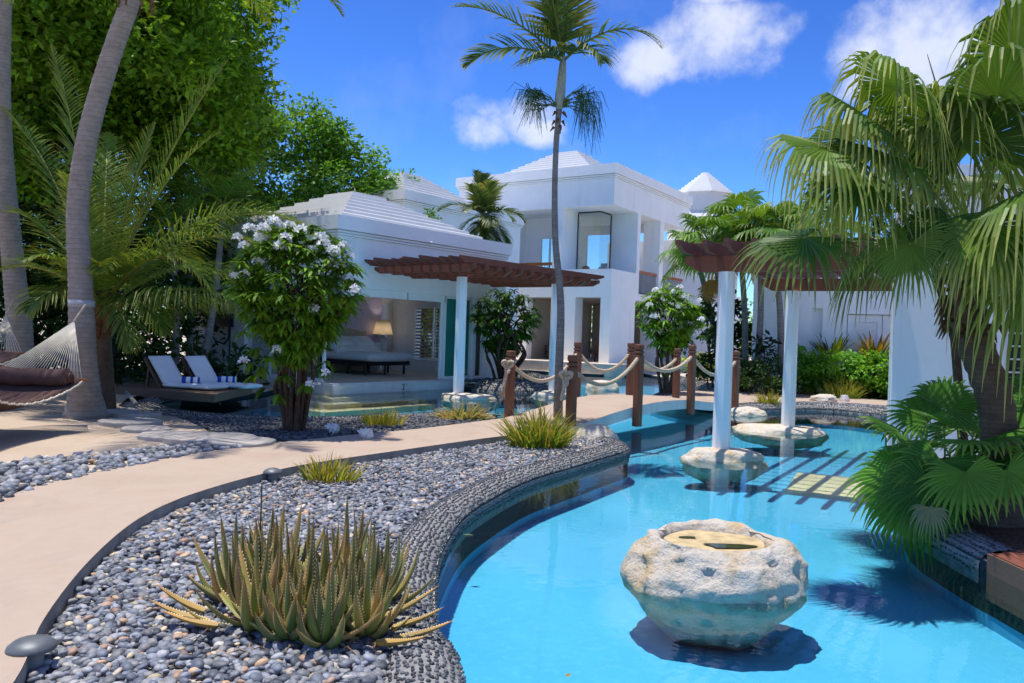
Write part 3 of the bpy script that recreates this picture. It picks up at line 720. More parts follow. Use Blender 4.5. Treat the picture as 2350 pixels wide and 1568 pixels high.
edge_post('H', 1551, 910, 800, .12, 'brown post in front of the flowering shrub stems at the bridge', .15)
edge_post('I', 1686, 931, 806, -.02, 'brown rope post half hidden behind the nearer white pool column', .1)
def rope_pts(a, b, sag, n=44):
    return [a.lerp(b, t) + Vector((0, 0, -4 * sag * t * (1 - t))) for t in np.linspace(0, 1, n)]
def twisted(mb, pts, r, pitch=.16, strands=3, sides=6):
    L = 0; fr_ = None; S = [[] for _ in range(strands)]; nx = None
    for i, p in enumerate(pts):
        t = (pts[min(i + 1, len(pts) - 1)] - pts[max(i - 1, 0)]).normalized()
        if nx is None: nx = t.orthogonal().normalized()
        nx = (nx - t * nx.dot(t)).normalized(); ny = t.cross(nx)
        if i: L += (p - pts[i - 1]).length
        for k in range(strands):
            a = 2 * math.pi * (L / pitch + k / strands); S[k].append(p + (nx * math.cos(a) + ny * math.sin(a)) * r * .55)
    for s_ in S: mb.tube(s_, r * .62, sides)
def hang(a, b, sag, label, drop=.26):
    (ca, za), (cb, zb) = POSTS[a], POSTS[b]
    p, q = Vector((ca.x, ca.y, za - drop)), Vector((cb.x, cb.y, zb - drop)); d = (q - p).normalized() * .06
    root_loc = (p + q) / 2 - Vector((0, 0, sag)); mb = MB(); n_ = int((q - p).length / .022)
    twisted(mb, rope_pts(p + d, q - d, sag, n_), .034)
    o = mb.build('hand_rope', M['rope'], smooth=True, loc=root_loc); tag(o, label, 'rope', 'ropes slung between the bridge posts')
hang('A', 'B', .34, 'thick beige rope slung from the knotted post to the outer bridge post')
hang('B', 'C', .26, 'thick beige rope slung between the two outer bridge posts over the water')
hang('C', 'I', .34, 'thick beige rope slung from the outer bridge post behind the white column')
hang('E', 'F', .42, 'thick beige rope slung from the tasselled post across the water')
hang('F', 'Gp', .36, 'thick beige rope slung on the villa side below the first bridge opening')
hang('Gp', 'H', .30, 'thick beige rope slung on the villa side before the flowering shrub')
def knot(pk, dx, dy, label, tassel, zoff=-.27, k=1.0):
    c, z1 = POSTS[pk]; p = Vector((c.x + dx, c.y + dy, z1 + zoff)); root = thing('rope_knot', label, 'knot', p)
    mb = MB(); ts = np.linspace(0, 2 * math.pi, 60)
    pts = [p + k * Vector((math.sin(t) * .045 + math.sin(2 * t) * .055, -.03 + math.cos(3 * t) * .035, math.cos(t) * .05 - math.cos(2 * t) * .075)) for t in ts]
    twisted(mb, pts, .032, .15)
    tail = [p + Vector((-.01 - .05 * t * k, -.04 - .02 * t, -.08 - .30 * t * k)) for t in np.linspace(0, 1, 18)]
    twisted(mb, tail, .03, .15)
    mb.build('loop', M['rope'], root, smooth=True)
    if tassel:
        mb = MB(); e = tail[-1]
        for _ in range(46):
            a = RND.uniform(0, 6.28); r = RND.uniform(.0, .05)
            mb.tube([e + Vector((0, 0, .03)), e + Vector((math.cos(a) * r * .6, math.sin(a) * r * .6, -.06)), e + Vector((math.cos(a) * r * 1.3 - .02, math.sin(a) * r * 1.3, -.15 - RND.random() * .05))], [.006, .006, .003], 4)
        mb.build('tassel', M['rope'], root, smooth=True)
knot('E', -.055, -.09, 'beige rope knot with a frayed tassel on the post by the aloe', True)
knot('A', -.11, -.07, 'fat beige rope knot on the post beside the slim palm trunk', False, -.36)

# ------------------------------------------------------------------ garden lights
for (px, py, z, s_, lab) in [(72, 1500, .10, .95, 'grey mushroom garden light at the path edge close to the big aloe'), (626, 1080, .03, .9, 'small grey mushroom garden light at the path edge behind the yellow tuft')]:
    p = A(px, py, 3.62 if px < 100 else 8.15); p.z = -.1; root = thing('garden_light', lab, 'garden light', p)
    mb = MB(); mb.lathe(p, [(.055 * s_, 0), (.055 * s_, .10)], 20); mb.build('stem', M['kerb_grey'], root, smooth=False)
    mb = MB(); mb.lathe(p, [(.105 * s_, .095), (.11 * s_, .098), (.105 * s_, .115), (.08 * s_, .135), (.04 * s_, .148), (.008, .152)], 28)
    mb.build('cap', M['grey_cap'], root, smooth=True)

# ------------------------------------------------------------------ columns and pergolas
def column(c, z0, z1, r, label, turn=0, taper=.92, group='white octagonal columns'):
    root = thing('octagonal_column', label, 'column', (c[0], c[1], z0), group)
    mb = MB(); n_ = 8; vs = []
    for z, q in ((z0, 1.02), (z1, taper)):
        for k in range(n_): a = 2 * math.pi * (k + .5) / n_ + turn; vs.append((c[0] + r * q * math.cos(a), c[1] + r * q * math.sin(a), z))
    mb.add(vs, [(k, (k + 1) % n_, n_ + (k + 1) % n_, n_ + k) for k in range(n_)] + [tuple(range(n_, 2 * n_))])
    mb.build('shaft', M['stucco'], root); return root
def pergola(name, label, fr, U0, U1, nr, spacing, beams_u, W0, W1, z, tails, slat_u, joist=(.075, .2), rafter=(.07, .15), joists=None):
    """fr axes: rafters run along u; cross beams run along -w (outwards); w measured outwards here"""
    root = thing(name, label, 'pergola', fr(U0, -W0, z))
    P_ = lambda u, w, zz: fr(u, -w, zz)
    def beam(nm, u, wa, wb, za, h, t):     # cross beam with cut ends
        mb = MB(); prof = [(wa, za + h), (wa, za + h * .55), (wa + .22, za), (wb - .22, za), (wb, za + h * .55), (wb, za + h)]
        vs = [P_(u - t / 2, w, zz) for w, zz in prof] + [P_(u + t / 2, w, zz) for w, zz in prof]; m = len(prof)
        mb.add(vs, [tuple(range(m)), tuple(range(2 * m - 1, m - 1, -1))] + [(i, m + i, m + (i + 1) % m, (i + 1) % m) for i in range(m)])
        mb.build(nm, M['wood_pergola'], root)
    for u in beams_u: beam('cross_beam', u, W0, W1, z, joist[1] + .03, .1)
    if joists:
        for u in joists: beam('joist', u, W0 + .1, W1 - .05, z + .035, joist[1] - .02, joist[0])
    zr = z + joist[1] + .033
    for i in range(nr):                     # rafters with tapered tails
        w = W0 + .16 + spacing * i; h, t = rafter[1], rafter[0]; tl = tails[i % len(tails)]
        prof = [(U0 - tl, zr + h), (U0 - tl, zr + h * .62), (U0 + .0, zr), (U1 - .2, zr), (U1 + .18, zr + h * .62), (U1 + .18, zr + h)]
        mb = MB(); m = len(prof); vs = [P_(u, w - t / 2, zz) for u, zz in prof] + [P_(u, w + t / 2, zz) for u, zz in prof]
        mb.add(vs, [tuple(range(m)), tuple(range(2 * m - 1, m - 1, -1))] + [(k, m + k, m + (k + 1) % m, (k + 1) % m) for k in range(m)])
        mb.build('rafter', M['wood_pergola'], root)
    for u in slat_u:
        mb = MB(); mb.box8([P_(uu, ww, zz) for zz in (zr + rafter[1] + .003, zr + rafter[1] + .033) for uu, ww in ((u - .025, W0 + .08), (u + .025, W0 + .08), (u + .025, W1 - .12), (u - .025, W1 - .12))])
        mb.build('slat', M['wood_pergola'], root)
    return root
# right-hand pool pergola
PR = Fr((3.09, 11.63), 31.4)
column((3.09, 11.63), -.62, 2.50, .128, 'white octagonal column on the bird-shaped rock in the pool', math.radians(-31))
column((5.36, 15.38), -.62, 2.50, .13, 'white octagonal column on the broad flat rock by the stony bank', math.radians(-31))
pergola('pool_pergola', 'reddish brown timber pergola over the pool behind the fan palm leaves', PR, -.55, 5.4, 8, .34, [0, 4.4], -.62, 2.32, 2.50, [.30, .18], np.arange(-.1, 5.2, .36))
# bedroom pergola
c1 = Vector((-1.35, 20.8)); c2 = Vector((1.2, 22.45))
column((c1.x, c1.y), -.62, 2.93, .145, 'white octagonal column before the bedroom, behind the pale aloe clump', math.radians(-38), 1.0)
column((c2.x, c2.y), -.62, 2.93, .145, 'white octagonal column rising from the pool behind the slim palm trunk', math.radians(-38), 1.0)
PB = Fr((BUNG(.9, 0).x, BUNG(.9, 0).y), 38.2)
pergola('bedroom_pergola', 'reddish brown slatted timber pergola reaching from the bedroom over the pool', PB, .05, 6.05, 11, .33, [1.55, 5.0], .06, 3.72, 2.93, [.22, .22, .5, .2, .22, .45, .2, .55, .2, .22, .2], [], joists=[.25 + .46 * i for i in range(13) if abs(.25 + .46 * i - 1.55) > .12 and abs(.25 + .46 * i - 5.0) > .12])

# ------------------------------------------------------------------ hammocks
def hammock(ring, bar_c, bar_half, bed_len, axis, label, pillow, anchor, n=26, other=None):
    axis = Vector(axis).normalized(); side = Vector((-axis.y, axis.x, 0)).normalized() * -1
    if side.x < 0: side = -side
    root = thing('hammock', label, 'hammock', bar_c)
    ring = Vector(ring); bc = Vector(bar_c)
    mb = MB(); mb.tube([bc - side * (bar_half + .06), bc + side * (bar_half + .06)], .022, 8); mb.build('spreader_bar', M['wood_rail'], root, smooth=True)
    for i in range(n):
        t = -1 + 2 * i / (n - 1); e = bc + side * bar_half * t
        mb = MB(); mb.tube([ring, ring.lerp(e, .5) + Vector((0, 0, -.015)), e], .0055, 5); mb.build('string', M['string'], root, smooth=True)
    mb = MB(); twisted(mb, [ring + (Vector(anchor) - ring) * t for t in np.linspace(-.05, 1, 14)], .018, .1); mb.build('tie_rope', M['rope'], root, smooth=True)
    # quilted bed, sagging
    nu, nv = 40, 26; V = []
    for i in range(nu + 1):
        for k in range(nv + 1):
            u = i / nu; v = -1 + 2 * k / nv
            sag = -.36 * math.sin(math.pi * min(1, u)) ** .8 * (1 - .35 * v * v) ; width = bar_half * (1 - .10 * math.sin(math.pi * u))
            p = bc + axis * bed_len * u + side * width * v; V.append((p.x, p.y, bc.z - .01 + sag + .006 * math.sin(i * 2.2)))
    Fc = np.array([(i * (nv + 1) + k, i * (nv + 1) + k + 1, (i + 1) * (nv + 1) + k + 1, (i + 1) * (nv + 1) + k) for i in range(nu) for k in range(nv)])
    bed = np_obj('bed', np.array(V), Fc, np.ones((len(V), 3)), M['brown_fabric'], root, True)
    sm = bed.modifiers.new('thick', 'SOLIDIFY'); sm.thickness = .03
    for s_ in (0, nv):
        mb = MB(); twisted(mb, [Vector(V[i * (nv + 1) + s_]) + side * (.02 if s_ else -.02) for i in range(nu + 1)], .014, .08); mb.build('edge_cord', M['string'], root, smooth=True)
    eb = bc + axis * bed_len
    mb = MB(); mb.tube([eb - side * (bar_half + .06), eb + side * (bar_half + .06)], .022, 8); mb.build('spreader_bar', M['wood_rail'], root, smooth=True)
    if other is not None:
        for i in range(n):
            t = -1 + 2 * i / (n - 1); mb = MB(); mb.tube([Vector(other), eb + side * bar_half * t], .0055, 5); mb.build('string', M['string'], root, smooth=True)
    if pillow:
        po = thing('bolster_cushion', 'dark brown bolster cushion lying across the head of the hammock', 'cushion', bc + axis * .2)
        pts = [bc + axis * .17 + side * bar_half * .93 * t + Vector((0, 0, .03 + .008 * math.sin(t * 9))) for t in np.linspace(-1.05, 1.0, 40)]
        rad = [.118 * (min(1, (1 - abs(t)) * 7 + .45)) * (1 + .03 * math.sin(t * 23)) for t in np.linspace(-1, 1, 40)]
        mb = MB(); mb.tube(pts, rad, 20); mb.build('cover', M['brown_fabric'], po, smooth=True)
        mb = MB(); mb.tube([pts[-1] - side * .01, pts[-1] + side * .012], [.075, .06], 16); mb.build('piping', M['wood_dark'], po, smooth=True)
    return root
RINGA = A(170, 738, 11.75)
hammock(RINGA, A(80, 868, 10.95), .66, 2.0, (-.05, -1, 0), 'brown quilted hammock hung on white strings from the leaning palm trunk', True, A(196, 700, 11.98), other=(-7.2, 7.4, 1.4))
hammock(A(14, 725, 14.4), A(5, 809, 13.5), .48, 1.6, (-.4, -1, 0), 'second hammock hung from the palm trunk further back, mostly hidden by the first', False, A(30, 690, 14.6), n=14, other=(-9.6, 11.0, 1.4))
for (x, y, lab) in [(-7.25, 7.3, 'weathered timber hammock post standing on the sand by the path'), (-9.65, 10.9, 'weathered timber hammock post on the sand further from the path')]:
    root = thing('hammock_post', lab, 'post', (x, y, -.1)); mb = MB(); mb.tube([(x, y, -.2), (x, y, 1.7)], [.07, .06], 12); mb.build('shaft', M['wood_dark'], root, smooth=True)
    mb = MB(); mb.lathe((x, y, 1.7), [(.065, 0), (.07, .02), (.05, .05), (.01, .06)], 12); mb.build('cap', M['dark_metal'], root, smooth=True)

# ------------------------------------------------------------------ sun deck with two loungers
dF, dL, dR = Vector((-5.85, 15.75, 0)), Vector((-8.35, 16.75, 0)), Vector((-5.85, 18.0, 0))
dax, dbx = (dF - dL), (dR - dF); dq = lambda s_, t_, z: dL + dax * s_ + dbx * t_ + Vector((0, 0, z))
root = thing('sun_deck', 'low brown timber platform jutting over the pool under the palms', 'deck', dL)
for i in range(15):
    mb = MB(); a, b = i / 15 + .003, (i + 1) / 15 - .003
    mb.box8([dq(s_, t_, z) for z in (.085, .115) for s_, t_ in ((0, a), (1, a), (1, b), (0, b))]); mb.build('plank', M['wood_deck'], root)
for (sa, ta, sb, tb) in ((-.012, -.015, 1.012, .0), (1.0, .0, 1.014, 1.0), (-.012, 1.0, 1.012, 1.015), (-.014, 0, 0, 1)):
    mb = MB(); mb.box8([dq(s_, t_, z) for z in (-.05, .118) for s_, t_ in ((sa, ta), (sb, ta), (sb, tb), (sa, tb))]); mb.build('fascia_board', M['wood_deck'], root)
def cushion_pad(mb, p, ex, ey, ez, lx, ly, lz, nx=10, ny=6):
    """a soft pad: rounded box with a slight crown"""
    V = []; 
    def sp(i, n_): t = i / n_ * 2 - 1; return math.copysign(abs(t) ** .8, t)
    for sgn in (-1, 1):
        for i in range(nx + 1):
            for k in range(ny + 1):
                a, b = sp(i, nx), sp(k, ny); r = (max(0, 1 - abs(a) ** 8) ** .5) * (max(0, 1 - abs(b) ** 6) ** .5)
                V.append(p + ex * (a * lx / 2 * (.985 + .015 * r)) + ey * (b * ly / 2) + ez * (sgn * lz / 2 * (.35 + .65 * r)))
    o = (nx + 1) * (ny + 1); q = lambda i, k, s_: s_ * o + i * (ny + 1) + k; Fs = []
    for i in range(nx):
        for k in range(ny): Fs += [(q(i, k, 1), q(i + 1, k, 1), q(i + 1, k + 1, 1), q(i, k + 1, 1)), (q(i, k, 0), q(i, k + 1, 0), q(i + 1, k + 1, 0), q(i + 1, k, 0))]
    for i in range(nx):
        Fs += [(q(i, 0, 0), q(i + 1, 0, 0), q(i + 1, 0, 1), q(i, 0, 1)), (q(i, ny, 1), q(i + 1, ny, 1), q(i + 1, ny, 0), q(i, ny, 0))]
    for k in range(ny):
        Fs += [(q(0, k, 0), q(0, k, 1), q(0, k + 1, 1), q(0, k + 1, 0)), (q(nx, k, 0), q(nx, k + 1, 0), q(nx, k + 1, 1), q(nx, k, 1))]
    mb.add(V, Fs)
lax = dax.normalized(); lup = Vector((0, 0, 1)); lsd = Vector((-lax.y, lax.x, 0))
def lounger(base, label, tlabel, seat_len):
    base = Vector(base)            # the fold between seat and back, near edge
    w = .60; root = thing('sun_lounger', label, 'sun lounger', Vector((base.x, base.y, .118)), 'white cushioned loungers on the sun deck')
    c = base + lsd * w / 2
    mb = MB(); cushion_pad(mb, c + lax * (seat_len * .29) + lup * .05, lax, lsd, lup, seat_len * .58, w, .10); mb.build('seat_cushion', M['cushion'], root, smooth=True)
    mb = MB(); cushion_pad(mb, c + lax * (seat_len * .79) + lup * .05, lax, lsd, lup, seat_len * .42, w, .10); mb.build('foot_cushion', M['cushion'], root, smooth=True)
    a = math.radians(52); bd = -lax * math.cos(a) + lup * math.sin(a); bn = lax * math.sin(a) + lup * math.cos(a)
    mb = MB(); cushion_pad(mb, c + bd * .36 + bn * .055 + lup * .03, bd, lsd, bn, .74, w, .09); mb.build('back_cushion', M['cushion'], root, smooth=True)
    mb = MB(); 
    for k in (-.5, .5): mb.bar(c + lsd * w * k * 1.04 - bn * .02, c + lsd * w * k * 1.04 + bd * .76 - bn * .02, .05, .06, bn)
    mb.bar(c - lsd * w * .54 + bd * .75 - bn * .02, c + lsd * w * .54 + bd * .75 - bn * .02, .05, .05, bn)
    mb.build('back_frame', M['wood_dark'], root)
    mb = MB(); mb.bar(c - lsd * w * .5 + bd * .55 - bn * .04, c - lsd * w * .5 - lax * .42 + lup * .0, .04, .05); mb.build('prop', M['wood_dark'], root)
    mb = MB(); mb.bar(c + lsd * w * .5 + bd * .55 - bn * .04, c + lsd * w * .5 - lax * .42 + lup * .0, .04, .05); mb.build('prop', M['wood_dark'], root)
    tw = thing('rolled_towel', tlabel, 'towel', c + lax * .52 + lup * .1, 'rolled towels on the loungers')
    q = c + lax * .52 + lup * .165
    ax_ = (lax * .72 + lsd * .55).normalized()
    for nm, a0, a1, mat in (('roll', -.20, -.12, 'towel_blue'), ('roll', -.12, -.03, 'towel_white'), ('roll', -.03, .02, 'towel_blue'), ('roll', .02, .11, 'towel_white'), ('roll', .11, .16, 'towel_blue'), ('roll', .16, .19, 'towel_white')):
        mb = MB(); mb.tube([q + ax_ * a0, q + ax_ * (a0 + a1) / 2, q + ax_ * a1], [.066, .069, .066], 16); mb.build(nm, M[mat], tw, smooth=True)
lb = G(372, 889, .13)
lounger(lb, 'white lounger with raised back on the deck side nearer the path', 'rolled blue and white towel on the lounger nearer the path', 1.24)
lounger(lb + lsd * .74 + lax * .28, 'white lounger with raised back on the deck side nearer the white wall', 'rolled blue and white towel on the lounger nearer the white wall', 1.24)
# ------------------------------------------------------------------ buildings
def cornice(root, fr, U, W, zt, drop=.58, out=.12):
    """parapet band with two fine grooves under it"""
    mb = MB()
    for z0, z1, o in ((zt - drop * .62, zt, out), (zt - drop * .74, zt - drop * .66, out * .62), (zt - drop * .86, zt - drop * .78, out * .40)):
        mb.fbox(fr, -o, U + o, -o, W + o, z0, z1)
    mb.build('parapet', M['stucco'], root)
    mb = MB(); mb.fbox(fr, -out * .28, U + out * .28, -out * .28, W + out * .28, zt - drop * .86 - .005, zt - drop * .64); mb.build('groove_band', M['groove'], root)
def pyramid(root, fr, u0, u1, w0, w1, z0, z1, n, top=.12, bulge=.0):
    mb = MB()
    for i in range(n):
        t = i / n; t2 = 1 - (1 - t) ** 1.0
        k = (1 - t2) * (1 - top) + top; k2 = (1 - (i + 1) / n) * (1 - top) + top
        cu, cw, hu, hw = (u0 + u1) / 2, (w0 + w1) / 2, (u1 - u0) / 2, (w1 - w0) / 2
        za, zb = z0 + (z1 - z0) * t, z0 + (z1 - z0) * (i + 1) / n
        zm = za + (zb - za) * .62; kk = k2 + (k - k2) * .12
        mb.box8([fr(cu + hu * q * a, cw + hw * q * b, z) for q, z in ((k, za), (k - .004, zm)) for a, b in ((-1, -1), (1, -1), (1, 1), (-1, 1))])
        mb.box8([fr(cu + hu * q * a, cw + hw * q * b, z) for q, z in ((k - .004, zm), (kk, zb)) for a, b in ((-1, -1), (1, -1), (1, 1), (-1, 1))])
    mb.build('stepped_roof', M['roof_white'], root)

# ======== the bedroom bungalow
ZB, FLB = 4.38, .06
root = thing('bungalow', 'single-storey white bungalow with stepped pyramid roof and open corner bedroom', 'bungalow', BUNG(0, 0, -.2))
mb = MB(); BU = 6.9
mb.fbox(BUNG, 0, BU, 0, BU, 3.98, ZB - .05)                     # roof slab
mb.fbox(BUNG, 0, BU, 0, .25, 2.56, 3.98)                        # front band over the opening
mb.fbox(BUNG, 0, .25, .25, BU, 2.56, 3.98)                      # left band
mb.fbox(BUNG, 0, .25, 4.0, BU, -.15, 2.56)                      # left wall beyond the glass
mb.fbox(BUNG, 5.35, BU, 0, .25, -.15, 2.56)                     # front wall right of the green panel
mb.fbox(BUNG, BU - .25, BU, .25, BU, -.15, .5); mb.fbox(BUNG, BU - .25, BU, .25, BU, 2.32, 3.98)
mb.fbox(BUNG, BU - .25, BU, 3.8, BU, .5, 2.32); mb.fbox(BUNG, BU - .25, BU, .25, .9, .5, 2.32)
mb.build('wall', M['stucco'], root)
cornice(root, BUNG, BU, BU, ZB)
pyramid(root, BUNG, .25, BU - .25, .25, BU - .25, ZB - .06, 5.72, 9)
mb = MB(); mb.fbox(BUNG, -.12, 5.3, -.12, 4.0, -.62, FLB - .03); mb.fbox(BUNG, 5.3, BU, 0, 3.0, -.2, FLB - .03); mb.build('plinth', M['fascia'], root)
mb = MB(); mb.fbox(BUNG, .1, BU - .25, .1, 6.2, FLB - .028, FLB); mb.build('floor', M['tile_beige'], root)
mb = MB(); mb.fbox(BUNG, -.06, 5.3, -.06, .02, FLB - .028, FLB + .012); mb.fbox(BUNG, -.06, .02, .02, 4.0, FLB - .028, FLB + .012); mb.build('threshold', M['aluminium'], root)
mb = MB(); mb.fbox(BUNG, .25, BU - .25, .25, 6.2, 2.75, 2.85); mb.build('ceiling', M['trim_white'], root)
mb = MB(); mb.fbox(BUNG, .25, 6.05, 4.9, 5.05, FLB, 2.75); mb.build('accent_wall', M['wall_lilac'], root)
mb = MB(); mb.fbox(BUNG, 6.05, 6.65, 6.2, 6.3, FLB, 2.75); mb.build('doorway_shade_panel', M['black_frame'], root)  # black panel stands in for the darkness beyond the doorway
mb = MB(); mb.fbox(BUNG, 6.05, 6.645, 4.9, 5.05, 2.4, 2.75); mb.fbox(BUNG, 6.35, 6.645, 4.92, 5.03, FLB, 2.4); mb.build('inner_wall', M['wall_grey'], root)
mb = MB(); mb.fbox(BUNG, BU - .30, BU - .253, .25, 4.9, FLB, .5); mb.fbox(BUNG, BU - .30, BU - .253, 3.8, 4.9, .5, 2.75); mb.fbox(BUNG, BU - .3, BU - .253, .25, 3.8, 2.32, 2.75); mb.fbox(BUNG, BU - .3, BU - .253, .25, .9, .5, 2.32); mb.build('inner_wall', M['wall_grey'], root)
# louvre windows in the end wall, looking out on greenery
for (wa, wb) in ((.95, 1.85), (1.9, 2.78), (2.84, 3.75)):
    wr = MB(); 
    for a, b, c_, d in ((wa, wa + .05, .98, 2.32), (wb - .05, wb, .98, 2.32), (wa + .05, wb - .05, .53, .58), (wa + .05, wb - .05, 2.27, 2.32), (wa + .05, wb - .05, 1.30, 1.34)): wr.fbox(BUNG, BU - .34, BU - .30, a, b, .53 if c_ == .98 else c_, d)
    wo = wr.build('louvre_window', M['trim_white'], root)
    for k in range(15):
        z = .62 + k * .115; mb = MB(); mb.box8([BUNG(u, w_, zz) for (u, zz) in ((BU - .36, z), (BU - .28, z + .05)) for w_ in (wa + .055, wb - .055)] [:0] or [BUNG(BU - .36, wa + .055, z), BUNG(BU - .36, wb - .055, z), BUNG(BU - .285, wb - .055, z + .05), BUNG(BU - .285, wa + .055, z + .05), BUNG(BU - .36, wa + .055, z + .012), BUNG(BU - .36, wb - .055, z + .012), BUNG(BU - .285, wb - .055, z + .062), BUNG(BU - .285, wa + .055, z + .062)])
        mb.build('louvre', M['louvre_backlit'], wo)
# roller blind housings under the lintel
for a, b in ((.3, 2.55), (2.62, 4.2)):
    mb = MB(); mb.fbox(BUNG, a, b, .06, .16, 2.36, 2.556); mb.build('blind_housing', M['trim_white'], root)
# sliding panels: white frames, green glass
def panel(ua, ub, w, mat, along='u', z0=FLB + .014, z1=2.55):
    fm = MB(); f_ = lambda a, b, c_, d: (fm.fbox(BUNG, a, b, w, w + .05, c_, d) if along == 'u' else fm.fbox(BUNG, w, w + .05, a, b, c_, d))
    f_(ua, ua + .09, z0, z1); f_(ub - .09, ub, z0, z1); f_(ua + .09, ub - .09, z0, z0 + .09); f_(ua + .09, ub - .09, z1 - .07, z1)
    fo = fm.build('sliding_panel', M['trim_white'], root)
    mb = MB(); (mb.fbox(BUNG, ua + .085, ub - .085, w + .02, w + .03, z0 + .085, z1 - .065) if along == 'u' else mb.fbox(BUNG, w + .02, w + .03, ua + .085, ub - .085, z0 + .085, z1 - .065)); mb.build('pane', mat, fo)
panel(4.1, 5.34, .06, M['teal_glass_paint'])
panel(4.02, 4.30, .12, M['trim_white'])
panel(5.345, 5.75, -.055, M['black_frame'])  # black pane: the shade of the open gap, put into the colour
panel(1.7, 2.9, .06, M['glass'], 'w')
panel(2.88, 3.98, .12, M['glass'], 'w')
panel(.55, 1.72, .12, M['glass_green'], 'w')
# steps into the water, ochre plaster
for k, (o, z) in enumerate(((.45, -.26), (.85, -.36), (1.3, -.48))):
    mb = MB(); mb.fbox(BUNG, -o, 2.6 - .1 * k, -o, 1.5, FLOOR, z); s = mb.build('pool_step', M['pool_step'], root)
# depth mark on the plinth
cu = bpy.data.curves.new('depth_mark', 'FONT'); cu.body = '2'; cu.size = .24; cu.extrude = .002; cu.align_x = 'CENTER'
fo = bpy.data.objects.new('tmp_font', cu); COL.objects.link(fo); bpy.context.view_layer.update()
me = bpy.data.meshes.new_from_object(fo.evaluated_get(bpy.context.evaluated_depsgraph_get())); bpy.data.objects.remove(fo)
dm = bpy.data.objects.new('depth_mark', me); COL.objects.link(dm); me.materials.clear(); me.materials.append(M['black_frame']); dm.parent = root
X = BUNG.e1; Z = Vector((0, 0, 1)); Yv = -(-BUNG.e2)
dm.matrix_local = Matrix.Translation(BUNG(2.35, -.128, -.155) - Vector(root.location)) @ Matrix((X, Z, X.cross(Z))).transposed().to_4x4()
cu = bpy.data.curves.new('unit_mark', 'FONT'); cu.body = 'ft'; cu.size = .07; cu.extrude = .002
fo = bpy.data.objects.new('tmp_font', cu); COL.objects.link(fo); bpy.context.view_layer.update()
me = bpy.data.meshes.new_from_object(fo.evaluated_get(bpy.context.evaluated_depsgraph_get())); bpy.data.objects.remove(fo)
dm2 = bpy.data.objects.new('unit_mark', me); COL.objects.link(dm2); me.materials.clear(); me.materials.append(M['black_frame']); dm2.parent = root
dm2.matrix_local = Matrix.Translation(BUNG(2.45, -.128, -.035) - Vector(root.location)) @ Matrix((X, Z, X.cross(Z))).transposed().to_4x4()
# small vent on the parapet wall
mb = MB(); pv = BUNG(3.2, -.14, 4.02); mb.tube([pv, pv + BUNG.e2 * -.08], .035, 10); mb.build('spout', M['trim_white'], root, smooth=True)

# ---- bedroom furniture
bed = thing('bed', 'double bed with white sheets on a black frame in the open bedroom', 'bed', BUNG(4.2, 2.6, FLB))
u0, u1, w0, w1 = 3.3, 5.2, 2.55, 4.75
mb = MB(); mb.fbox(BUNG, u0, u1, w0, w1, .36, .50); mb.build('frame', M['black_frame'], bed, bevel=.02)
for u in (u0 + .12, (u0 + u1) / 2, u1 - .12):
    for w in (w0 + .15, (w0 + w1) / 2 - .2, w1 - .3):
        mb = MB(); c = BUNG(u, w, FLB); mb.tube([c, c + Vector((0, 0, .31))], .035, 8); mb.build('leg', M['black_frame'], bed)
mb = MB(); cushion_pad(mb, BUNG((u0 + u1) / 2, (w0 + w1) / 2 - .12, .62), BUNG.e2, BUNG.e1, Vector((0, 0, 1)), w1 - w0 + .12, u1 - u0 + .06, .30, 24, 16); mb.build('mattress', M['bed_linen'], bed, smooth=True)
tb = (-BUNG.e2 * math.cos(math.radians(152)) + Vector((0, 0, math.sin(math.radians(152))))).normalized(); tn = tb.cross(BUNG.e1).normalized()
if tn.z < 0: tn = -tn
mb = MB(); cushion_pad(mb, BUNG((u0 + u1) / 2, w1 - .42, .93), tb, BUNG.e1, tn, 1.0, u1 - u0, .26, 14, 12); mb.build('raised_mattress_head', M['bed_linen'], bed, smooth=True)
for uu in (u0 + .45, u1 - .45):
    mb = MB(); cushion_pad(mb, BUNG(uu, w1 - .42, 1.09), tb, BUNG.e1, tn, .5, .72, .16, 10, 10); mb.build('pillow', M['bed_linen'], bed, smooth=True)
hb = thing('headboard', 'cream arched headboard against the lilac bedroom wall', 'headboard', BUNG(4.2, 4.8, FLB))
mb = MB(); pr = [(u0 - .05, FLB), (u1 + .08, FLB), (u1 + .1, 1.42), (u1 - .1, 1.40), (4.25, 1.56), (u0 + .1, 1.40), (u0 - .1, 1.42)]
vs = [BUNG(u, 4.79, z) for u, z in pr] + [BUNG(u, 4.88, z) for u, z in pr]; m_ = len(pr)
mb.add(vs, [tuple(range(m_)), tuple(range(2 * m_ - 1, m_ - 1, -1))] + [(i, m_ + i, m_ + (i + 1) % m_, (i + 1) % m_) for i in range(m_)]); mb.build('board', M['lamp_shade'], hb, bevel=.01)
ns = thing('nightstand', 'white bedside table under the cream lamp', 'nightstand', BUNG(5.75, 4.55, FLB))
mb = MB(); mb.fbox(BUNG, 5.4, 6.15, 4.3, 4.85, .66, .71); mb.build('top', M['trim_white'], ns)
mb = MB(); mb.fbox(BUNG, 5.44, 6.11, 4.35, 4.83, .35, .66); mb.build('drawer', M['trim_white'], ns)
for u in (5.47, 6.08):
    for w in (4.38, 4.80): mb = MB(); mb.fbox(BUNG, u - .025, u + .025, w - .025, w + .025, FLB, .35); mb.build('leg', M['trim_white'], ns)
lp = thing('table_lamp', 'table lamp with tapered cream shade on a white gourd base by the bed', 'lamp', BUNG(5.82, 4.55, .712))
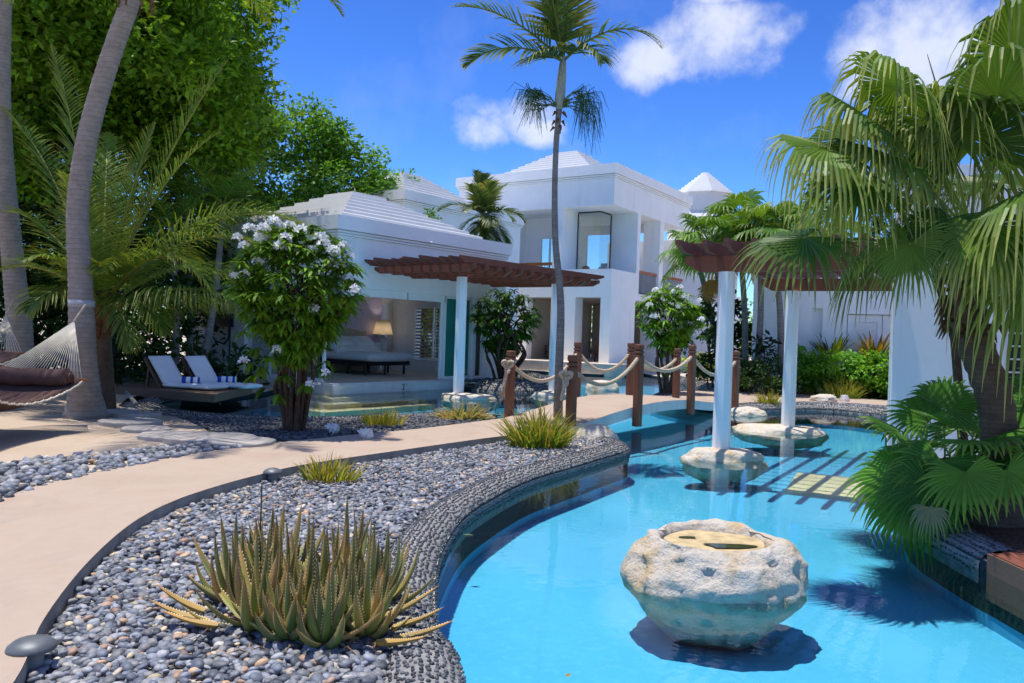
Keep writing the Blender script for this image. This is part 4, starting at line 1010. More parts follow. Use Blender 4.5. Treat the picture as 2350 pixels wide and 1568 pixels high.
mb = MB(); mb.lathe(BUNG(5.82, 4.55, .712), [(.10, 0), (.10, .03), (.15, .09), (.165, .17), (.13, .26), (.10, .30), (.13, .36), (.15, .45), (.11, .53), (.06, .58), (.05, .66)], 20); mb.build('base', M['ceramic'], lp, smooth=True)
mb = MB(); mb.lathe(BUNG(5.82, 4.55, .712), [(.34, .62), (.22, 1.12), (.215, 1.12), (.335, .62)], 28); mb.build('shade', M['lamp_shade'], lp, smooth=True)
bl = bpy.data.lights.new('bulb', 'POINT'); bl.energy = 4; bl.color = (1, .88, .74); bl.shadow_soft_size = .06; bo = bpy.data.objects.new('bulb', bl); COL.objects.link(bo); bo.parent = lp; bo.location = (0, 0, .80)
pc = thing('framed_picture', 'orange abstract picture in a white frame above the bed', 'picture', BUNG(4.2, 4.87, 1.95))
mb = MB(); mb.fbox(BUNG, 3.5, 4.75, 4.855, 4.897, 1.93, 2.6); mb.build('frame', M['trim_white'], pc)
mb = MB(); mb.fbox(BUNG, 3.56, 4.69, 4.845, 4.854, 1.99, 2.54); mb.build('print', M['picture_orange'], pc)
cd = thing('info_card', 'small white card standing on the bedside table', 'card', BUNG(5.5, 4.45, .712)); mb = MB(); mb.fbox(BUNG, 5.42, 5.62, 4.43, 4.445, .713, 1.05); mb.build('sheet', M['trim_white'], cd)
# service boxes on the shaded side wall
sb = thing('meter_box', 'black service box with looping conduit on the shaded bungalow wall', 'service box', BUNG(-.05, 5.0, 1.0))
mb = MB(); mb.fbox(BUNG, -.16, -.002, 4.55, 5.25, 1.42, 1.80); mb.build('box', M['black_frame'], sb, bevel=.02)
mb = MB(); mb.tube([BUNG(-.06, 4.7, 1.42), BUNG(-.07, 4.7, 1.1), BUNG(-.07, 4.9, .92), BUNG(-.07, 5.35, .98), BUNG(-.07, 5.5, 1.1)], .025, 8); mb.tube([BUNG(-.05, 4.66, 1.42), BUNG(-.05, 4.66, .1)], .025, 8); mb.build('conduit', M['dark_metal'], sb, smooth=True)
mt = thing('electric_meter', 'round grey meter on the shaded bungalow wall beside the black box', 'meter', BUNG(-.05, 5.5, 1.5))
mb = MB(); p_ = BUNG(-.13, 5.5, 1.62); mb.tube([BUNG(-.002, 5.5, 1.62), p_], [.13, .12], 16); mb.build('dial', M['grey_cap'], mt, smooth=True)
mb = MB(); mb.fbox(BUNG, -.08, -.002, 5.4, 5.6, 1.25, 1.48); mb.build('socket', M['dark_metal'], mt)

# ======== the two-storey villa
V = Fr((4.37, 36.0), 33.0); ZV = 9.3; VU, VW = 9.3, 8.7
root = thing('villa', 'two-storey white villa with corner window, balconies and stepped pyramid roof', 'villa', V(0, 0, -.2))
mb = MB()
mb.fbox(V, 0, VU, 0, VW, 7.46, ZV - .06)                               # roof block
mb.fbox(V, 0, 2.66, 0, 2.62, 3.28, 4.57)                               # corner block below the window
mb.fbox(V, 0, .5, 2.62, VW, 3.28, 3.9); mb.fbox(V, .5, VU, 2.62, VW, 3.28, 3.6); mb.fbox(V, 2.66, VU, 0, 2.62, 3.28, 3.6)   # floor
mb.fbox(V, 0, 1.5, 2.62, 3.1, 4.57, 7.46); mb.fbox(V, 0, .5, 2.62, 3.1, 3.9, 4.57)      # fin left of the window
mb.fbox(V, 2.66, 3.0, 0, 1.4, 3.6, 7.46)                               # fin right of the window
mb.fbox(V, 5.4, 5.9, 0, .9, 3.6, 7.46)
mb.fbox(V, 0, .35, 6.2, VW, 3.9, 7.46)                                 # solid left front
mb.fbox(V, 2.5, 2.7, 3.1, 4.1, 3.6, 7.46); mb.fbox(V, 2.5, 2.7, 5.3, 6.2, 3.6, 7.46); mb.fbox(V, 2.5, 2.7, 4.1, 5.3, 6.5, 7.46)
mb.fbox(V, .35, 2.7, 6.2, 6.4, 3.6, 7.46)
# ground floor
mb.fbox(V, 0, 2.66, 0, .5, -.4, 3.28)
mb.fbox(V, 0, .75, 1.8, 2.7, -.4, 3.28)
mb.fbox(V, 0, .5, 4.4, VW, -.4, 3.28)
mb.fbox(V, 5.4, 5.9, 0, .9, -.4, 3.28); mb.fbox(V, 8.8, VU, 0, .9, -.4, 3.28)
mb.build('wall', M['stucco'], root)
mb = MB(); mb.fbox(V, .1, VU - .1, .55, VW - .1, 3.255, 3.277); mb.build('terrace_ceiling', M['terrace_beige_shaded'], root)
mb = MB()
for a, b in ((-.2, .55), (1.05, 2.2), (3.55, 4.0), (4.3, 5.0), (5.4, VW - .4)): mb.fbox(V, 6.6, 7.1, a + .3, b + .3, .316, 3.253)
mb.fbox(V, .52, 6.5, 4.42, 4.55, .316, 3.253); mb.build('terrace_wall', M['terrace_beige_shaded'], root)
cornice(root, V, VU, VW, ZV, .72, .14)
pyramid(root, V, 1.2, VU - 1.0, 1.6, VW - .6, ZV - .07, 11.15, 11, .16)
mb = MB(); mb.fbox(V, -1.3, VU, -.9, VW, -.5, .295); mb.build('terrace_plinth', M['flat_stone'], root)
mb = MB(); mb.fbox(V, -1.28, VU - .02, -.88, VW - .02, .296, .315); mb.build('terrace_floor', M['tile_beige'], root)
# corner window: two panes meeting at the corner, slim dark edges
for nm, a in (('pane', (1.5, 1.512, 1.4, 2.62)), ('pane', (1.512, 2.66, 1.4, 1.412))):
    mb = MB(); mb.fbox(V, a[0], a[1], a[2], a[3], 4.57, 7.40); mb.build('corner_window_pane', M['glass'], root)
mb = MB(); mb.fbox(V, 1.47, 1.53, 2.585, 2.618, 4.57, 7.40); mb.fbox(V, 2.625, 2.658, 1.38, 1.43, 4.57, 7.40); mb.fbox(V, 1.49, 1.52, 1.413, 2.585, 7.40, 7.458); mb.fbox(V, 1.52, 2.625, 1.39, 1.42, 7.40, 7.458); mb.build('window_frame', M['dark_metal'], root)
mb = MB(); mb.fbox(V, 1.55, 6.2, 1.45, 6.15, 3.6, 3.62); mb.build('room_floor', M['tile_beige'], root)
mb = MB()  # back of the room, with a window through it
for a, b, c_, d in ((.9, 1.2, 3.6, 7.46), (1.2, 4.6, 3.6, 4.9), (1.2, 4.6, 7.0, 7.46), (4.6, 6.2, 3.6, 7.46)): mb.fbox(V, 6.2, 6.35, a, b, c_, d)
mb.build('room_wall', M['wall_grey'], root)
# balcony door
dr = MB()
for a, b, c_, d in ((4.1, 4.2, 3.6, 6.5), (5.2, 5.3, 3.6, 6.5), (4.2, 5.2, 6.38, 6.5), (4.66, 4.76, 3.6, 6.38)): dr.fbox(V, 2.45, 2.5, a, b, c_, d)
do = dr.build('balcony_door', M['trim_white'], root)
for a, b in ((4.2, 4.66), (4.76, 5.2)): mb = MB(); mb.fbox(V, 2.47, 2.48, a, b, 3.6, 6.38); mb.build('pane', M['glass'], do)
mb = MB(); mb.fbox(V, 2.40, 2.445, 4.62, 4.66, 4.6, 4.75); mb.build('handle', M['dark_metal'], do)
def railing(pts, z0, z1, name='railing', parent=None, gap=.13):
    a, b = Vector(pts[0]), Vector(pts[1]); n_ = max(2, int((b - a).length / gap)); ro = MB(); up = Vector((0, 0, 1))
    ro.bar(a + up * z1, b + up * z1, .09, .14); r_ = ro.build(name, M['wood_rail'], parent)
    lo = MB(); lo.bar(a + up * (z0 + .08), b + up * (z0 + .08), .04, .05); lo.build('bottom_rail', M['dark_metal'], r_)
    for i in range(n_):
        p = a.lerp(b, (i + .5) / n_); mb = MB(); mb.bar(p + up * (z0 + .06), p + up * (z1 - .05), .022, .022, (1, 0, 0)); mb.build('baluster', M['dark_metal'], r_)
railing((V(.12, 3.1), V(.12, 6.2)), 3.9, 4.86, parent=root)
railing((V(3.0, .15), V(5.4, .15)), 3.6, 4.70, parent=root)
railing((V(5.9, .15), V(9.0, .15)), 3.6, 4.70, parent=root)
# wing behind, right
mb = MB(); mb.fbox(V, 9.6, 14.5, -1.4, 5, .3, 4.1); mb.fbox(V, 9.6, 14.5, -1.4, -1.1, 6.0, 7.0); mb.fbox(V, 9.6, 14.5, -.9, 5, 4.1, 7.0); mb.fbox(V, 9.6, 10.0, -1.4, -.9, 4.1, 6.0); mb.build('rear_wing', M['stucco'], root)
mb = MB(); mb.fbox(V, 10.2, 12.5, -.95, -.902, 4.1, 5.9); mb.build('rear_window', M['glass'], root)
railing((V(9.62, -1.36), V(12.0, -1.36)), 4.1, 4.9, parent=root)
# furniture seen in the upper room and on the terrace
mb = MB(); o_ = thing('orange_pouf', 'round orange pouf behind the corner window upstairs', 'pouf', V(1.75, 2.3, 4.57)); mb.lathe(V(1.78, 2.25, 4.575), [(.13, 0), (.19, .08), (.20, .17), (.16, .27), (.08, .32)], 18); mb.build('seat', M['orange'], o_, smooth=True)
mb = MB(); mb.fbox(V, 1.52, 2.62, 1.43, 2.58, 4.571, 4.58); mb.build('window_ledge', M['trim_white'], root)
ch = thing('blue_chair', 'pale blue upholstered chair behind the corner window upstairs', 'chair', V(2.3, 1.65, 4.58))
mb = MB(); cushion_pad(mb, V(2.3, 1.62, 4.74), V.e1, V.e2, Vector((0, 0, 1)), .34, .34, .26); mb.build('seat', M['cushion'], ch, smooth=True)
mb = MB(); cushion_pad(mb, V(2.45, 1.62, 4.86), Vector((0, 0, 1)), V.e2, V.e1, .42, .34, .10); mb.build('backrest', M['cushion'], ch, smooth=True)
def armchair(u, w, turn, label):
    c = V(u, w, .316); root_ = thing('armchair', label, 'armchair', c, 'wooden armchairs on the villa terrace')
    a = math.radians(turn); ex, ey, up = Vector((math.cos(a), math.sin(a), 0)), Vector((-math.sin(a), math.cos(a), 0)), Vector((0, 0, 1))
    for i in (-1, 1):
        for k in (-1, 1): mb = MB(); mb.bar(c + ex * .34 * i + ey * .34 * k, c + ex * .32 * i + ey * .32 * k + up * (.62 if k < 0 else .66), .07, .07, (1, 0, 0)); mb.build('leg', M['wood_dark'], root_)
        mb = MB(); mb.bar(c + ex * .33 * i - ey * .36 + up * .64, c + ex * .33 * i + ey * .36 + up * .64, .09, .04); mb.build('arm', M['wood_dark'], root_)
    mb = MB(); mb.bar(c - ey * .33 + up * .33, c + ey * .33 + up * .33, .62, .07); mb.build('seat_frame', M['wood_dark'], root_)
    mb = MB(); cushion_pad(mb, c + up * .42, ex, ey, up, .60, .62, .14); mb.build('seat_cushion', M['green_fabric'], root_, smooth=True)
    mb = MB(); mb.bar(c + ey * .30 + up * .36, c + ey * .46 + up * 1.0, .66, .05, (0, 1, .3)); mb.build('backrest', M['wood_dark'], root_)
armchair(1.2, 3.35, -150, 'dark wooden armchair between terrace wall and middle pillar, facing away')
armchair(2.0, 4.0, 30, 'dark wooden armchair at the back of the villa terrace beside the wall')
armchair(1.4, .95, 160, 'dark wooden armchair in the terrace opening next to the corner pier')
armchair(3.6, 1.7, 20, 'dark wooden armchair with green cushion deep in the villa terrace')
# stairs behind the terrace
st = thing('garden_stair', 'reddish timber stair with sloping handrails behind the villa terrace', 'stair', V(8.5, 2.0, .3))
for k in range(12):
    mb = MB(); mb.fbox(V, 8.4 + k * .28, 8.7 + k * .28, 1.5, 2.6, .0 + k * .17, .17 + k * .17); mb.build('tread', M['tread_terracotta'] if 'tread_terracotta' in M else simple('tread_terracotta', (.42, .19, .09), .8, .2), st)
for w in (1.4, 2.7):
    mb = MB(); mb.bar(V(8.3, w, 1.2), V(11.7, w, 3.3), .08, .12); r_ = mb.build('handrail', M['wood_pergola'], st)
    for k in range(16):
        u = 8.4 + k * .21; mb = MB(); mb.bar(V(u, w, .2 + (u - 8.4) * .61), V(u, w, 1.18 + (u - 8.3) * .61), .03, .03, (1, 0, 0)); mb.build('baluster', M['wood_dark'], r_)
mb = MB(); mb.bar(V(8.0, 5.2, 1.4), V(8.0, 3.6, 3.4), .08, .14); r2 = mb.build('handrail', M['wood_pergola'], st)
for k in range(12):
    w = 5.1 - k * .13; mb = MB(); mb.bar(V(8.0, w, .5 + (5.1 - w) * 1.2), V(8.0, w, 1.45 + (5.1 - w) * 1.25), .03, .03, (1, 0, 0)); mb.build('baluster', M['dark_metal'], r2)
mb = MB(); mb.bar(V(8.0, 5.2, .45), V(8.0, 3.6, 2.4), .08, .14); mb.build('stringer', M['wood_pergola'], st)

# ======== the house between bungalow and villa
T3 = Fr((-4.25, 30.2), 36.0); zt = 6.8
root = thing('rear_house', 'white rear house with stepped roof half hidden between bungalow and villa', 'house', T3(0, 0, 0))
mb = MB(); mb.fbox(T3, 0, 7.6, 0, 6, 0, zt - .06); mb.build('wall', M['stucco'], root); cornice(root, T3, 7.6, 6, zt, .6, .12)
pyramid(root, T3, .3, 5.6, .3, 5.6, zt - .07, 8.15, 9, .16)
# ======== tower behind on the right
tw = thing('tower', 'white octagonal tower with a stepped conical cap behind the villa', 'tower', (11.1, 47, 0))
mb = MB(); mb.lathe((11.0, 47.0, 0), [(2.1, 0), (2.1, 8.2), (1.62, 8.9), (1.62, 9.95)], 8); mb.build('shaft', M['roof_white'], tw)
mb = MB(); k = 9; pr = []
for i in range(k): r0 = 1.66 * (1 - i / k) + .12; pr += [(r0, 9.95 + i * .148), (r0 - .07, 9.95 + (i + 1) * .148)]
mb.lathe((11.0, 47.0, 0), pr, 8); mb.build('stepped_cap', M['roof_white'], tw)

# ======== long wall behind the planting on the right
WR = Fr((7.55, 25.2), 108)                      # u runs to the right
root = thing('garden_wall_building', 'low white building behind the shrubs with louvred double doors', 'building', WR(0, 0, -.1))
a, b = WR(0, 0), WR(8, 0)
mb = MB(); mb.fbox(WR, 0, 1.75, 0, 3, -.1, 3.5); mb.fbox(WR, 1.75, 2.05, .25, 3, -.1, 3.5); mb.fbox(WR, 2.05, 2.75, 0, 3, -.1, 3.5); mb.fbox(WR, 1.75, 2.05, 0, .25, 2.6, 3.5)
mb.fbox(WR, 2.75, 4.75, 0, 3, 2.44, 3.5); mb.fbox(WR, 4.75, 9, 0, 3, -.1, 3.5); mb.fbox(WR, 2.75, 4.75, .3, 3, -.1, 2.44); mb.build('wall', M['stucco'], root)
mb = MB(); mb.fbox(WR, -.1, 9.1, -.1, 3.1, 3.5, 3.75); mb.build('parapet', M['stucco'], root)
for u0_, u1_ in ((2.78, 3.74), (3.76, 4.72)):
    df = MB()
    for q in ((u0_, u0_ + .12, 0, 2.42), (u1_ - .12, u1_, 0, 2.42), (u0_ + .12, u1_ - .12, 2.2, 2.42), (u0_ + .12, u1_ - .12, 0, .2), (u0_ + .12, u1_ - .12, 1.15, 1.28)): df.fbox(WR, q[0], q[1], .10, .14, q[2], q[3])
    d_ = df.build('door', M['trim_white'], root)
    for k in range(16):
        z = .23 + k * .123
        if 1.1 < z < 1.27: continue
        mb = MB(); mb.box8([WR(u0_ + .12, .135, z), WR(u1_ - .12, .135, z), WR(u1_ - .12, .15, z), WR(u0_ + .12, .15, z), WR(u0_ + .12, .115, z + .118), WR(u1_ - .12, .115, z + .118), WR(u1_ - .12, .13, z + .118), WR(u0_ + .12, .13, z + .118)]); mb.build('louvre', M['trim_white'], d_)
sc_ = thing('security_camera', 'white security camera under the pergola on the building wall', 'security camera', A(1904, 656, 24.4))
p = A(1904, 656, 24.4); mb = MB(); mb.tube([p, p + Vector((.16, -.28, -.09))], .075, 12); mb.build('housing', M['trim_white'], sc_, smooth=True)
q = p + Vector((.16, -.28, -.09)); mb = MB(); mb.tube([q, q + Vector((.012, -.02, -.006))], .06, 12); mb.build('lens', M['black_frame'], sc_, smooth=True)
mb = MB(); mb.tube([p + Vector((0, 0, .05)), p + Vector((-.05, .6, .12))], .03, 8); mb.build('bracket', M['trim_white'], sc_, smooth=True)

# ======== the house at the right, white pier and slatted screen
HR = Fr((5.12, 10.75), 90 + 24.8)               # u to the right along the front
root = thing('poolside_house', 'white rendered pier and slatted screen of the house behind the fan palm', 'house', HR(0, 0, -.6))
mb = MB(); mb.fbox(HR, 0, 1.28, 0, 5.2, -.62, 3.9); mb.fbox(HR, 1.28, 6, .3, 5.2, 2.75, 3.9); mb.fbox(HR, 1.28, 6, .3, 5.2, -.3, .28); mb.fbox(HR, 4.2, 6, .3, 5.2, .28, 2.75); mb.build('wall', M['stucco'], root)
mb = MB(); mb.fbox(HR, 1.28, 4.2, .58, .62, .28, 2.75); mb.build('screen_back', M['dark_metal'], root)
sf = MB(); sf.fbox(HR, 1.30, 1.36, .33, .40, .28, 2.75); sf.fbox(HR, 4.1, 4.16, .33, .40, .28, 2.75); so = sf.build('slatted_screen', M['trim_white'], root)
for k in range(14):
    z = .34 + k * .172; mb = MB(); mb.fbox(HR, 1.36, 4.1, .36, .52, z, z + .022); mb.build('slat', M['trim_white'], so)
mb = MB(); mb.fbox(HR, -1.3, -.005, -.1, 1.7, FLOOR - .01, -.575); mb.build('pool_ledge', M['pool_step'], root)
# timber deck corner beside the palms
root = thing('timber_deck', 'corner of a reddish timber deck at the palm bed edge', 'deck', (4.2, 4.6, -.2))
for k in range(10):
    x = 3.76 + k * .125; mb = MB(); mb.box(x - .06, x + .058, 2.6, 6.08 + .06 * k, -.10, -.05); mb.build('plank', M['wood_pergola'], root)
mb = MB(); mb.box(3.672, 3.694, 2.6, 6.08, -.4, -.055); mb.build('fascia_board', M['wood_deck'], root)
# lone grey pipe leaning at the deck
root = thing('drain_pipe', 'short grey pipe lying against the sun deck', 'pipe', G(310, 925)); mb = MB(); mb.tube([A(290, 900, 16.0), G(313, 928, .02)], .035, 10); mb.build('tube', M['kerb_grey'], root, smooth=True)
# ------------------------------------------------------------------ plants
def lerp3(a, b, t): return tuple(a[i] + (b[i] - a[i]) * t for i in range(3))
def jit(c, s=.15):
    k = 1 + RND.uniform(-s, s); return (c[0] * k * (1 + RND.uniform(-s, s) * .5), c[1] * k, c[2] * k * (1 + RND.uniform(-s, s) * .5))
def frond(parent, base, az, el, length, droop, leaflet, n=60, col=(.06, .13, .03), tipcol=None, width=.028, hang=.5, gap=.12, vee=.35, rach=.018, stalk=None, mat='leaf_palm', twist=0.0, seg=3, ragged=0.0, name='frond'):
    """feather palm frond: arching midrib with two ranks of drooping leaflets"""
    base = Vector(base); d = Vector((math.sin(az) * math.cos(el), math.cos(az) * math.cos(el), math.sin(el)))
    N = 26; ds = length / N; pts = [base]; dirs = [d.copy()]
    for i in range(N):
        d = (d + Vector((0, 0, -1)) * droop * ds * (.35 + 1.3 * i / N) / max(length, .1)).normalized(); pts.append(pts[-1] + d * ds); dirs.append(d.copy())
    mb = MB(); sc = stalk or lerp3(col, (.35, .33, .08), .45)
    mb.tube(pts, [rach * (1 - .88 * i / N) for i in range(N + 1)], 5, sc)
    tip = tipcol or lerp3(col, (.42, .36, .06), .45)
    up0 = Vector((0, 0, 1))
    for k in range(n):
        t = gap + (1 - gap) * (k + .5) / n; f = t * N; i = min(int(f), N - 1); p = pts[i].lerp(pts[i + 1], f - i); dd = dirs[i]
        s0 = dd.cross(up0); 
        if s0.length < .05: s0 = Vector((math.cos(az), -math.sin(az), 0))
        s0.normalize(); nn = s0.cross(dd).normalized()
        tw = twist * t
        s1 = s0 * math.cos(tw) + nn * math.sin(tw); n1 = nn * math.cos(tw) - s0 * math.sin(tw)
        ll = leaflet * (math.sin(math.pi * min(1, .18 + .82 * t) ** .85) ** .6) * RND.uniform(.85, 1.1)
        if t > .93: ll *= .75
        for sg in (-1, 1):
            if ragged and RND.random() < ragged: continue
            sweep = .35 + .75 * t + RND.uniform(-.10, .10)
            ld = (s1 * sg * math.cos(sweep) + dd * math.sin(sweep) + n1 * vee * RND.uniform(.6, 1.2)).normalized()
            q = p.copy(); w0 = width * RND.uniform(.8, 1.15); vs = []; cs = []; c0 = jit(col, .18)
            wv = ld.cross(n1).normalized()
            for j in range(seg + 1):
                r = j / seg; w_ = w0 * (1 - r) ** .6 * (.55 + 1.2 * min(r, .3)) if j < seg else .001
                vs += [q - wv * w_ * .5, q + wv * w_ * .5]; cs += [lerp3(c0, tip, max(0, r * 1.3 - .55))] * 2
                ld = (ld + Vector((0, 0, -1)) * hang * (.35 + .9 * r) / seg * 1.6).normalized(); q = q + ld * ll / seg
            o = len(mb.v); mb.add(vs, [(2 * j, 2 * j + 1, 2 * j + 3, 2 * j + 2) for j in range(seg)])
            mb.c[o:] = cs
    return mb.build(name, M[mat], parent, smooth=False)

def fan_leaf(parent, base, hub, R, nseg=40, span=300, tilt=.35, roll=0.0, droop=.35, col=(.05, .12, .03), tip=(.36, .33, .12), tipamt=.7, petiole=.014, fd=None, name='fan_leaf', split=.52):
    """fan palm leaf: stalk, pleated blade, split drooping finger tips"""
    base, hub = Vector(base), Vector(hub); d = (hub - base).normalized() if fd is None else Vector(fd).normalized()
    up = Vector((0, 0, 1)); s = d.cross(up); s = s.normalized() if s.length > .05 else Vector((1, 0, 0)); n = s.cross(d).normalized()
    s, n = s * math.cos(roll) + n * math.sin(roll), n * math.cos(roll) - s * math.sin(roll)
    d2 = (d * math.cos(tilt) - n * math.sin(tilt)).normalized(); n2 = s.cross(d2).normalized()
    mb = MB(); m = base.lerp(hub, .5) + Vector((0, 0, .04 * (hub - base).length))
    mb.tube([base, m, hub], [petiole * 1.3, petiole, petiole * .8], 5, lerp3(col, (.3, .33, .1), .35))
    da = math.radians(span) / nseg; st = [.03, .22, split, .72, .87, 1.0]
    for i in range(nseg):
        a = -math.radians(span) / 2 + da * (i + .5); rd = d2 * math.cos(a) + s * math.sin(a); sd = -d2 * math.sin(a) + s * math.cos(a)
        L = R * (.78 + .22 * math.cos(a * .5)) * RND.uniform(.92, 1.06); c0 = jit(col, .14); vs = []; cs = []; dr = droop * RND.uniform(.6, 1.4)
        for q in st:
            r = q * L; w_ = math.tan(da / 2) * min(r, split * L) * 1.04
            if q > split: w_ *= max(.03, 1 - (q - split) / (1 - split)) ** .75
            p = hub + rd * r + n2 * (.10 * R * math.cos(a) * 0)
            g = max(0, (q - split * .75) / (1 - split * .75)); p = p + Vector((0, 0, -1)) * dr * L * g * g + (-rd) * dr * .35 * L * g * g * (1 if rd.z < .5 else .6)
            p = p + n2 * (-.05 * R * (abs(math.sin(a)) * q))
            ridge = n2 * w_ * .55
            vs += [p - sd * w_ - ridge * .5, p + ridge * .5, p + sd * w_ - ridge * .5]
            k = max(0, (q - .62) / .38) * tipamt * RND.uniform(.5, 1.1); cc = lerp3(c0, tip, min(1, k)); cs += [tuple(x * .8 for x in cc), cc, tuple(x * .92 for x in cc)]
        o = len(mb.v); fs = []
        for j in range(len(st) - 1): fs += [(3 * j, 3 * j + 1, 3 * j + 4, 3 * j + 3), (3 * j + 1, 3 * j + 2, 3 * j + 5, 3 * j + 4)]
        mb.add(vs, fs); mb.c[o:] = cs
    return mb.build(name, M['leaf_palm'], parent, smooth=False)

def leaf_np(pos, dirs, nrm, ln_, wd, col, fold=.18):
    n = len(pos); dirs = dirs / (np.linalg.norm(dirs, axis=1)[:, None] + 1e-9)
    sd = np.cross(dirs, nrm); sd /= (np.linalg.norm(sd, axis=1)[:, None] + 1e-9); up = np.cross(sd, dirs)
    l, w = ln_[:, None], wd[:, None]; f = up * w * fold
    V = np.stack([pos, pos + dirs * l * .45 + sd * w * .5 + f, pos + dirs * l, pos + dirs * l * .45 - sd * w * .5 + f], 1).reshape(-1, 3)
    b = np.arange(n)[:, None] * 4; Fc = np.concatenate([b + np.array([[0, 1, 2]]), b + np.array([[0, 2, 3]])], 0)
    return V, Fc, np.repeat(col, 4, 0)
def clumps(rg, lobes, per_m2, surf=(.72, 1.04)):
    C = []
    for (cx, cy_, cz, rx, ry, rz) in lobes:
        n = int(per_m2 * 4 * math.pi * ((rx * ry) ** 1.6 / 3 + (rx * rz) ** 1.6 / 3 + (ry * rz) ** 1.6 / 3) ** (1 / 1.6))
        v = rg.normal(0, 1, (n, 3)); v /= np.linalg.norm(v, axis=1)[:, None]; r = rg.uniform(surf[0], surf[1], n)
        C.append(np.array([cx, cy_, cz]) + v * r[:, None] * np.array([rx, ry, rz]))
    return np.concatenate(C)
def foliage(name, parent, lobes, per_m2, crad, per_clump, llen, lwid, cols, seed=1, flat=.4, mat='leaf', keep=None, surf=(.72, 1.04), upb=.85):
    rg = np.random.default_rng(seed); C = clumps(rg, lobes, per_m2, surf)
    if keep is not None: C = C[keep(C)]
    k = len(C); n = k * per_clump; ci = np.repeat(np.arange(k), per_clump)
    off = rg.normal(0, 1, (n, 3)); off /= np.linalg.norm(off, axis=1)[:, None]; off *= (rg.random(n) ** .45)[:, None]
    cr = crad * rg.uniform(.6, 1.35, k); pos = C[ci] + off * cr[ci][:, None] * np.array([1, 1, .75])
    dirs = off * np.array([1, 1, .5]) + rg.normal(0, .40, (n, 3)) + np.array([0, 0, -.05]); nrm = np.array([0, 0, 1.0]) * upb + rg.normal(0, flat, (n, 3)) + off * .35
    cols = np.array(cols); cc = cols[rg.integers(0, len(cols), k)][ci] * rg.uniform(.72, 1.3, (n, 1)) * rg.uniform(.85, 1.18, k)[ci][:, None]
    return np_obj(name, *leaf_np(pos, dirs, nrm, llen * rg.uniform(.65, 1.25, n), lwid * rg.uniform(.7, 1.2, n), cc), M[mat], parent)
GREEN = [(.10, .20, .016), (.13, .245, .02), (.08, .165, .014), (.17, .285, .024)]
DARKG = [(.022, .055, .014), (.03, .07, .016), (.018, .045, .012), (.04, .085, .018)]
def tree(name, label, base, lobes, trunk_r, limbs, per_m2, crad, per, ll, lw, cols, seed, group=None, keep=None, h=None):
    root = thing(name, label, 'tree', base, group); b = Vector(base); mb = MB()
    top = b + Vector((limbs[0][0] * .3, limbs[0][1] * .3, h or 3))
    mb.tube([b - Vector((0, 0, .2)), b.lerp(top, .5) + Vector((.12, .1, 0)), top], [trunk_r * 1.25, trunk_r, trunk_r * .8], 10)
    mb.build('trunk', M['bark_shrub'], root, smooth=True)
    for (lx, ly, lz) in limbs:
        e = b + Vector((lx, ly, lz)); m = top.lerp(e, .5) + Vector((RND.uniform(-.3, .3), RND.uniform(-.3, .3), .35)); mb = MB()
        mb.tube([top, m, e], [trunk_r * .55, trunk_r * .36, trunk_r * .1], 7); mb.build('limb', M['bark_shrub'], root, smooth=True)
    foliage('crown', root, lobes, per_m2, crad, per, ll, lw, cols, seed, keep=keep)
    return root
# ---- big broadleaf trees on the left and behind
tree('broadleaf_tree', 'huge dense green tree towering behind the hammocks', (-12.5, 20.5, 0), [(-12.8, 20.5, 9.5, 4.6, 3.6, 4.2), (-9.4, 21.5, 9.8, 2.8, 2.6, 2.8), (-9.0, 21.8, 7.4, 2.3, 2.2, 2.0), (-15.5, 20, 7.5, 3, 3, 3), (-12, 19.8, 6.2, 3.2, 2.4, 1.9), (-10.4, 20.8, 12.4, 2.4, 2.2, 2.0), (-15, 21, 12.0, 3, 2.6, 2.6), (-8.9, 17.9, 8.6, 2.5, 2.0, 1.7), (-11.2, 17.6, 8.4, 2.4, 2.0, 1.8)],
     .35, [(-2, 0, 8), (2.5, .5, 8.5), (0, 0, 10), (-3, 0, 6.5), (3.0, 1, 6.5), (1.5, -.4, 11)], 1.15, .82, 150, .22, .12, GREEN, 21, h=4)
tree('broadleaf_tree', 'rounded green tree rising directly behind the bungalow roof', (-9.0, 31, 0), [(-9.0, 30.5, 7.4, 2.9, 2.4, 2.6), (-6.9, 31.5, 6.9, 2.0, 1.8, 1.9), (-10.8, 29.0, 7.9, 2.3, 2.0, 2.3)],
     .25, [(0, -.5, 7), (2, .5, 6.5), (-2, -2, 7.5)], 1.2, .66, 130, .22, .12, [(.08, .19, .022), (.06, .15, .02), (.11, .235, .03)], 22, h=4)
tree('broadleaf_tree', 'smaller bright green tree between the bungalow roof and rear house', (-5.3, 34.5, 0), [(-5.5, 34, 6.7, 1.7, 1.5, 1.5), (-4.9, 33.6, 5.3, 1.3, 1.2, 1.1)],
     .16, [(0, 0, 6.5), (.6, -.6, 5.4)], 1.8, .45, 55, .20, .11, [(.08, .19, .022), (.065, .16, .02), (.11, .23, .03)], 23, h=4)
sp = thing('roadside_bush', 'small bright green bush top showing above the bungalow parapet', 'bush', (-3.25, 29.3, 4.2)); mb = MB(); mb.tube([(-3.25, 29.3, 0), (-3.3, 29.3, 5)], [.08, .04], 6); mb.build('stem', M['bark_shrub'], sp)
foliage('crown', sp, [(-3.3, 29.3, 5.3, .42, .4, .6)], 5, .2, 50, .15, .08, [(.08, .19, .022), (.11, .23, .03)], 24)
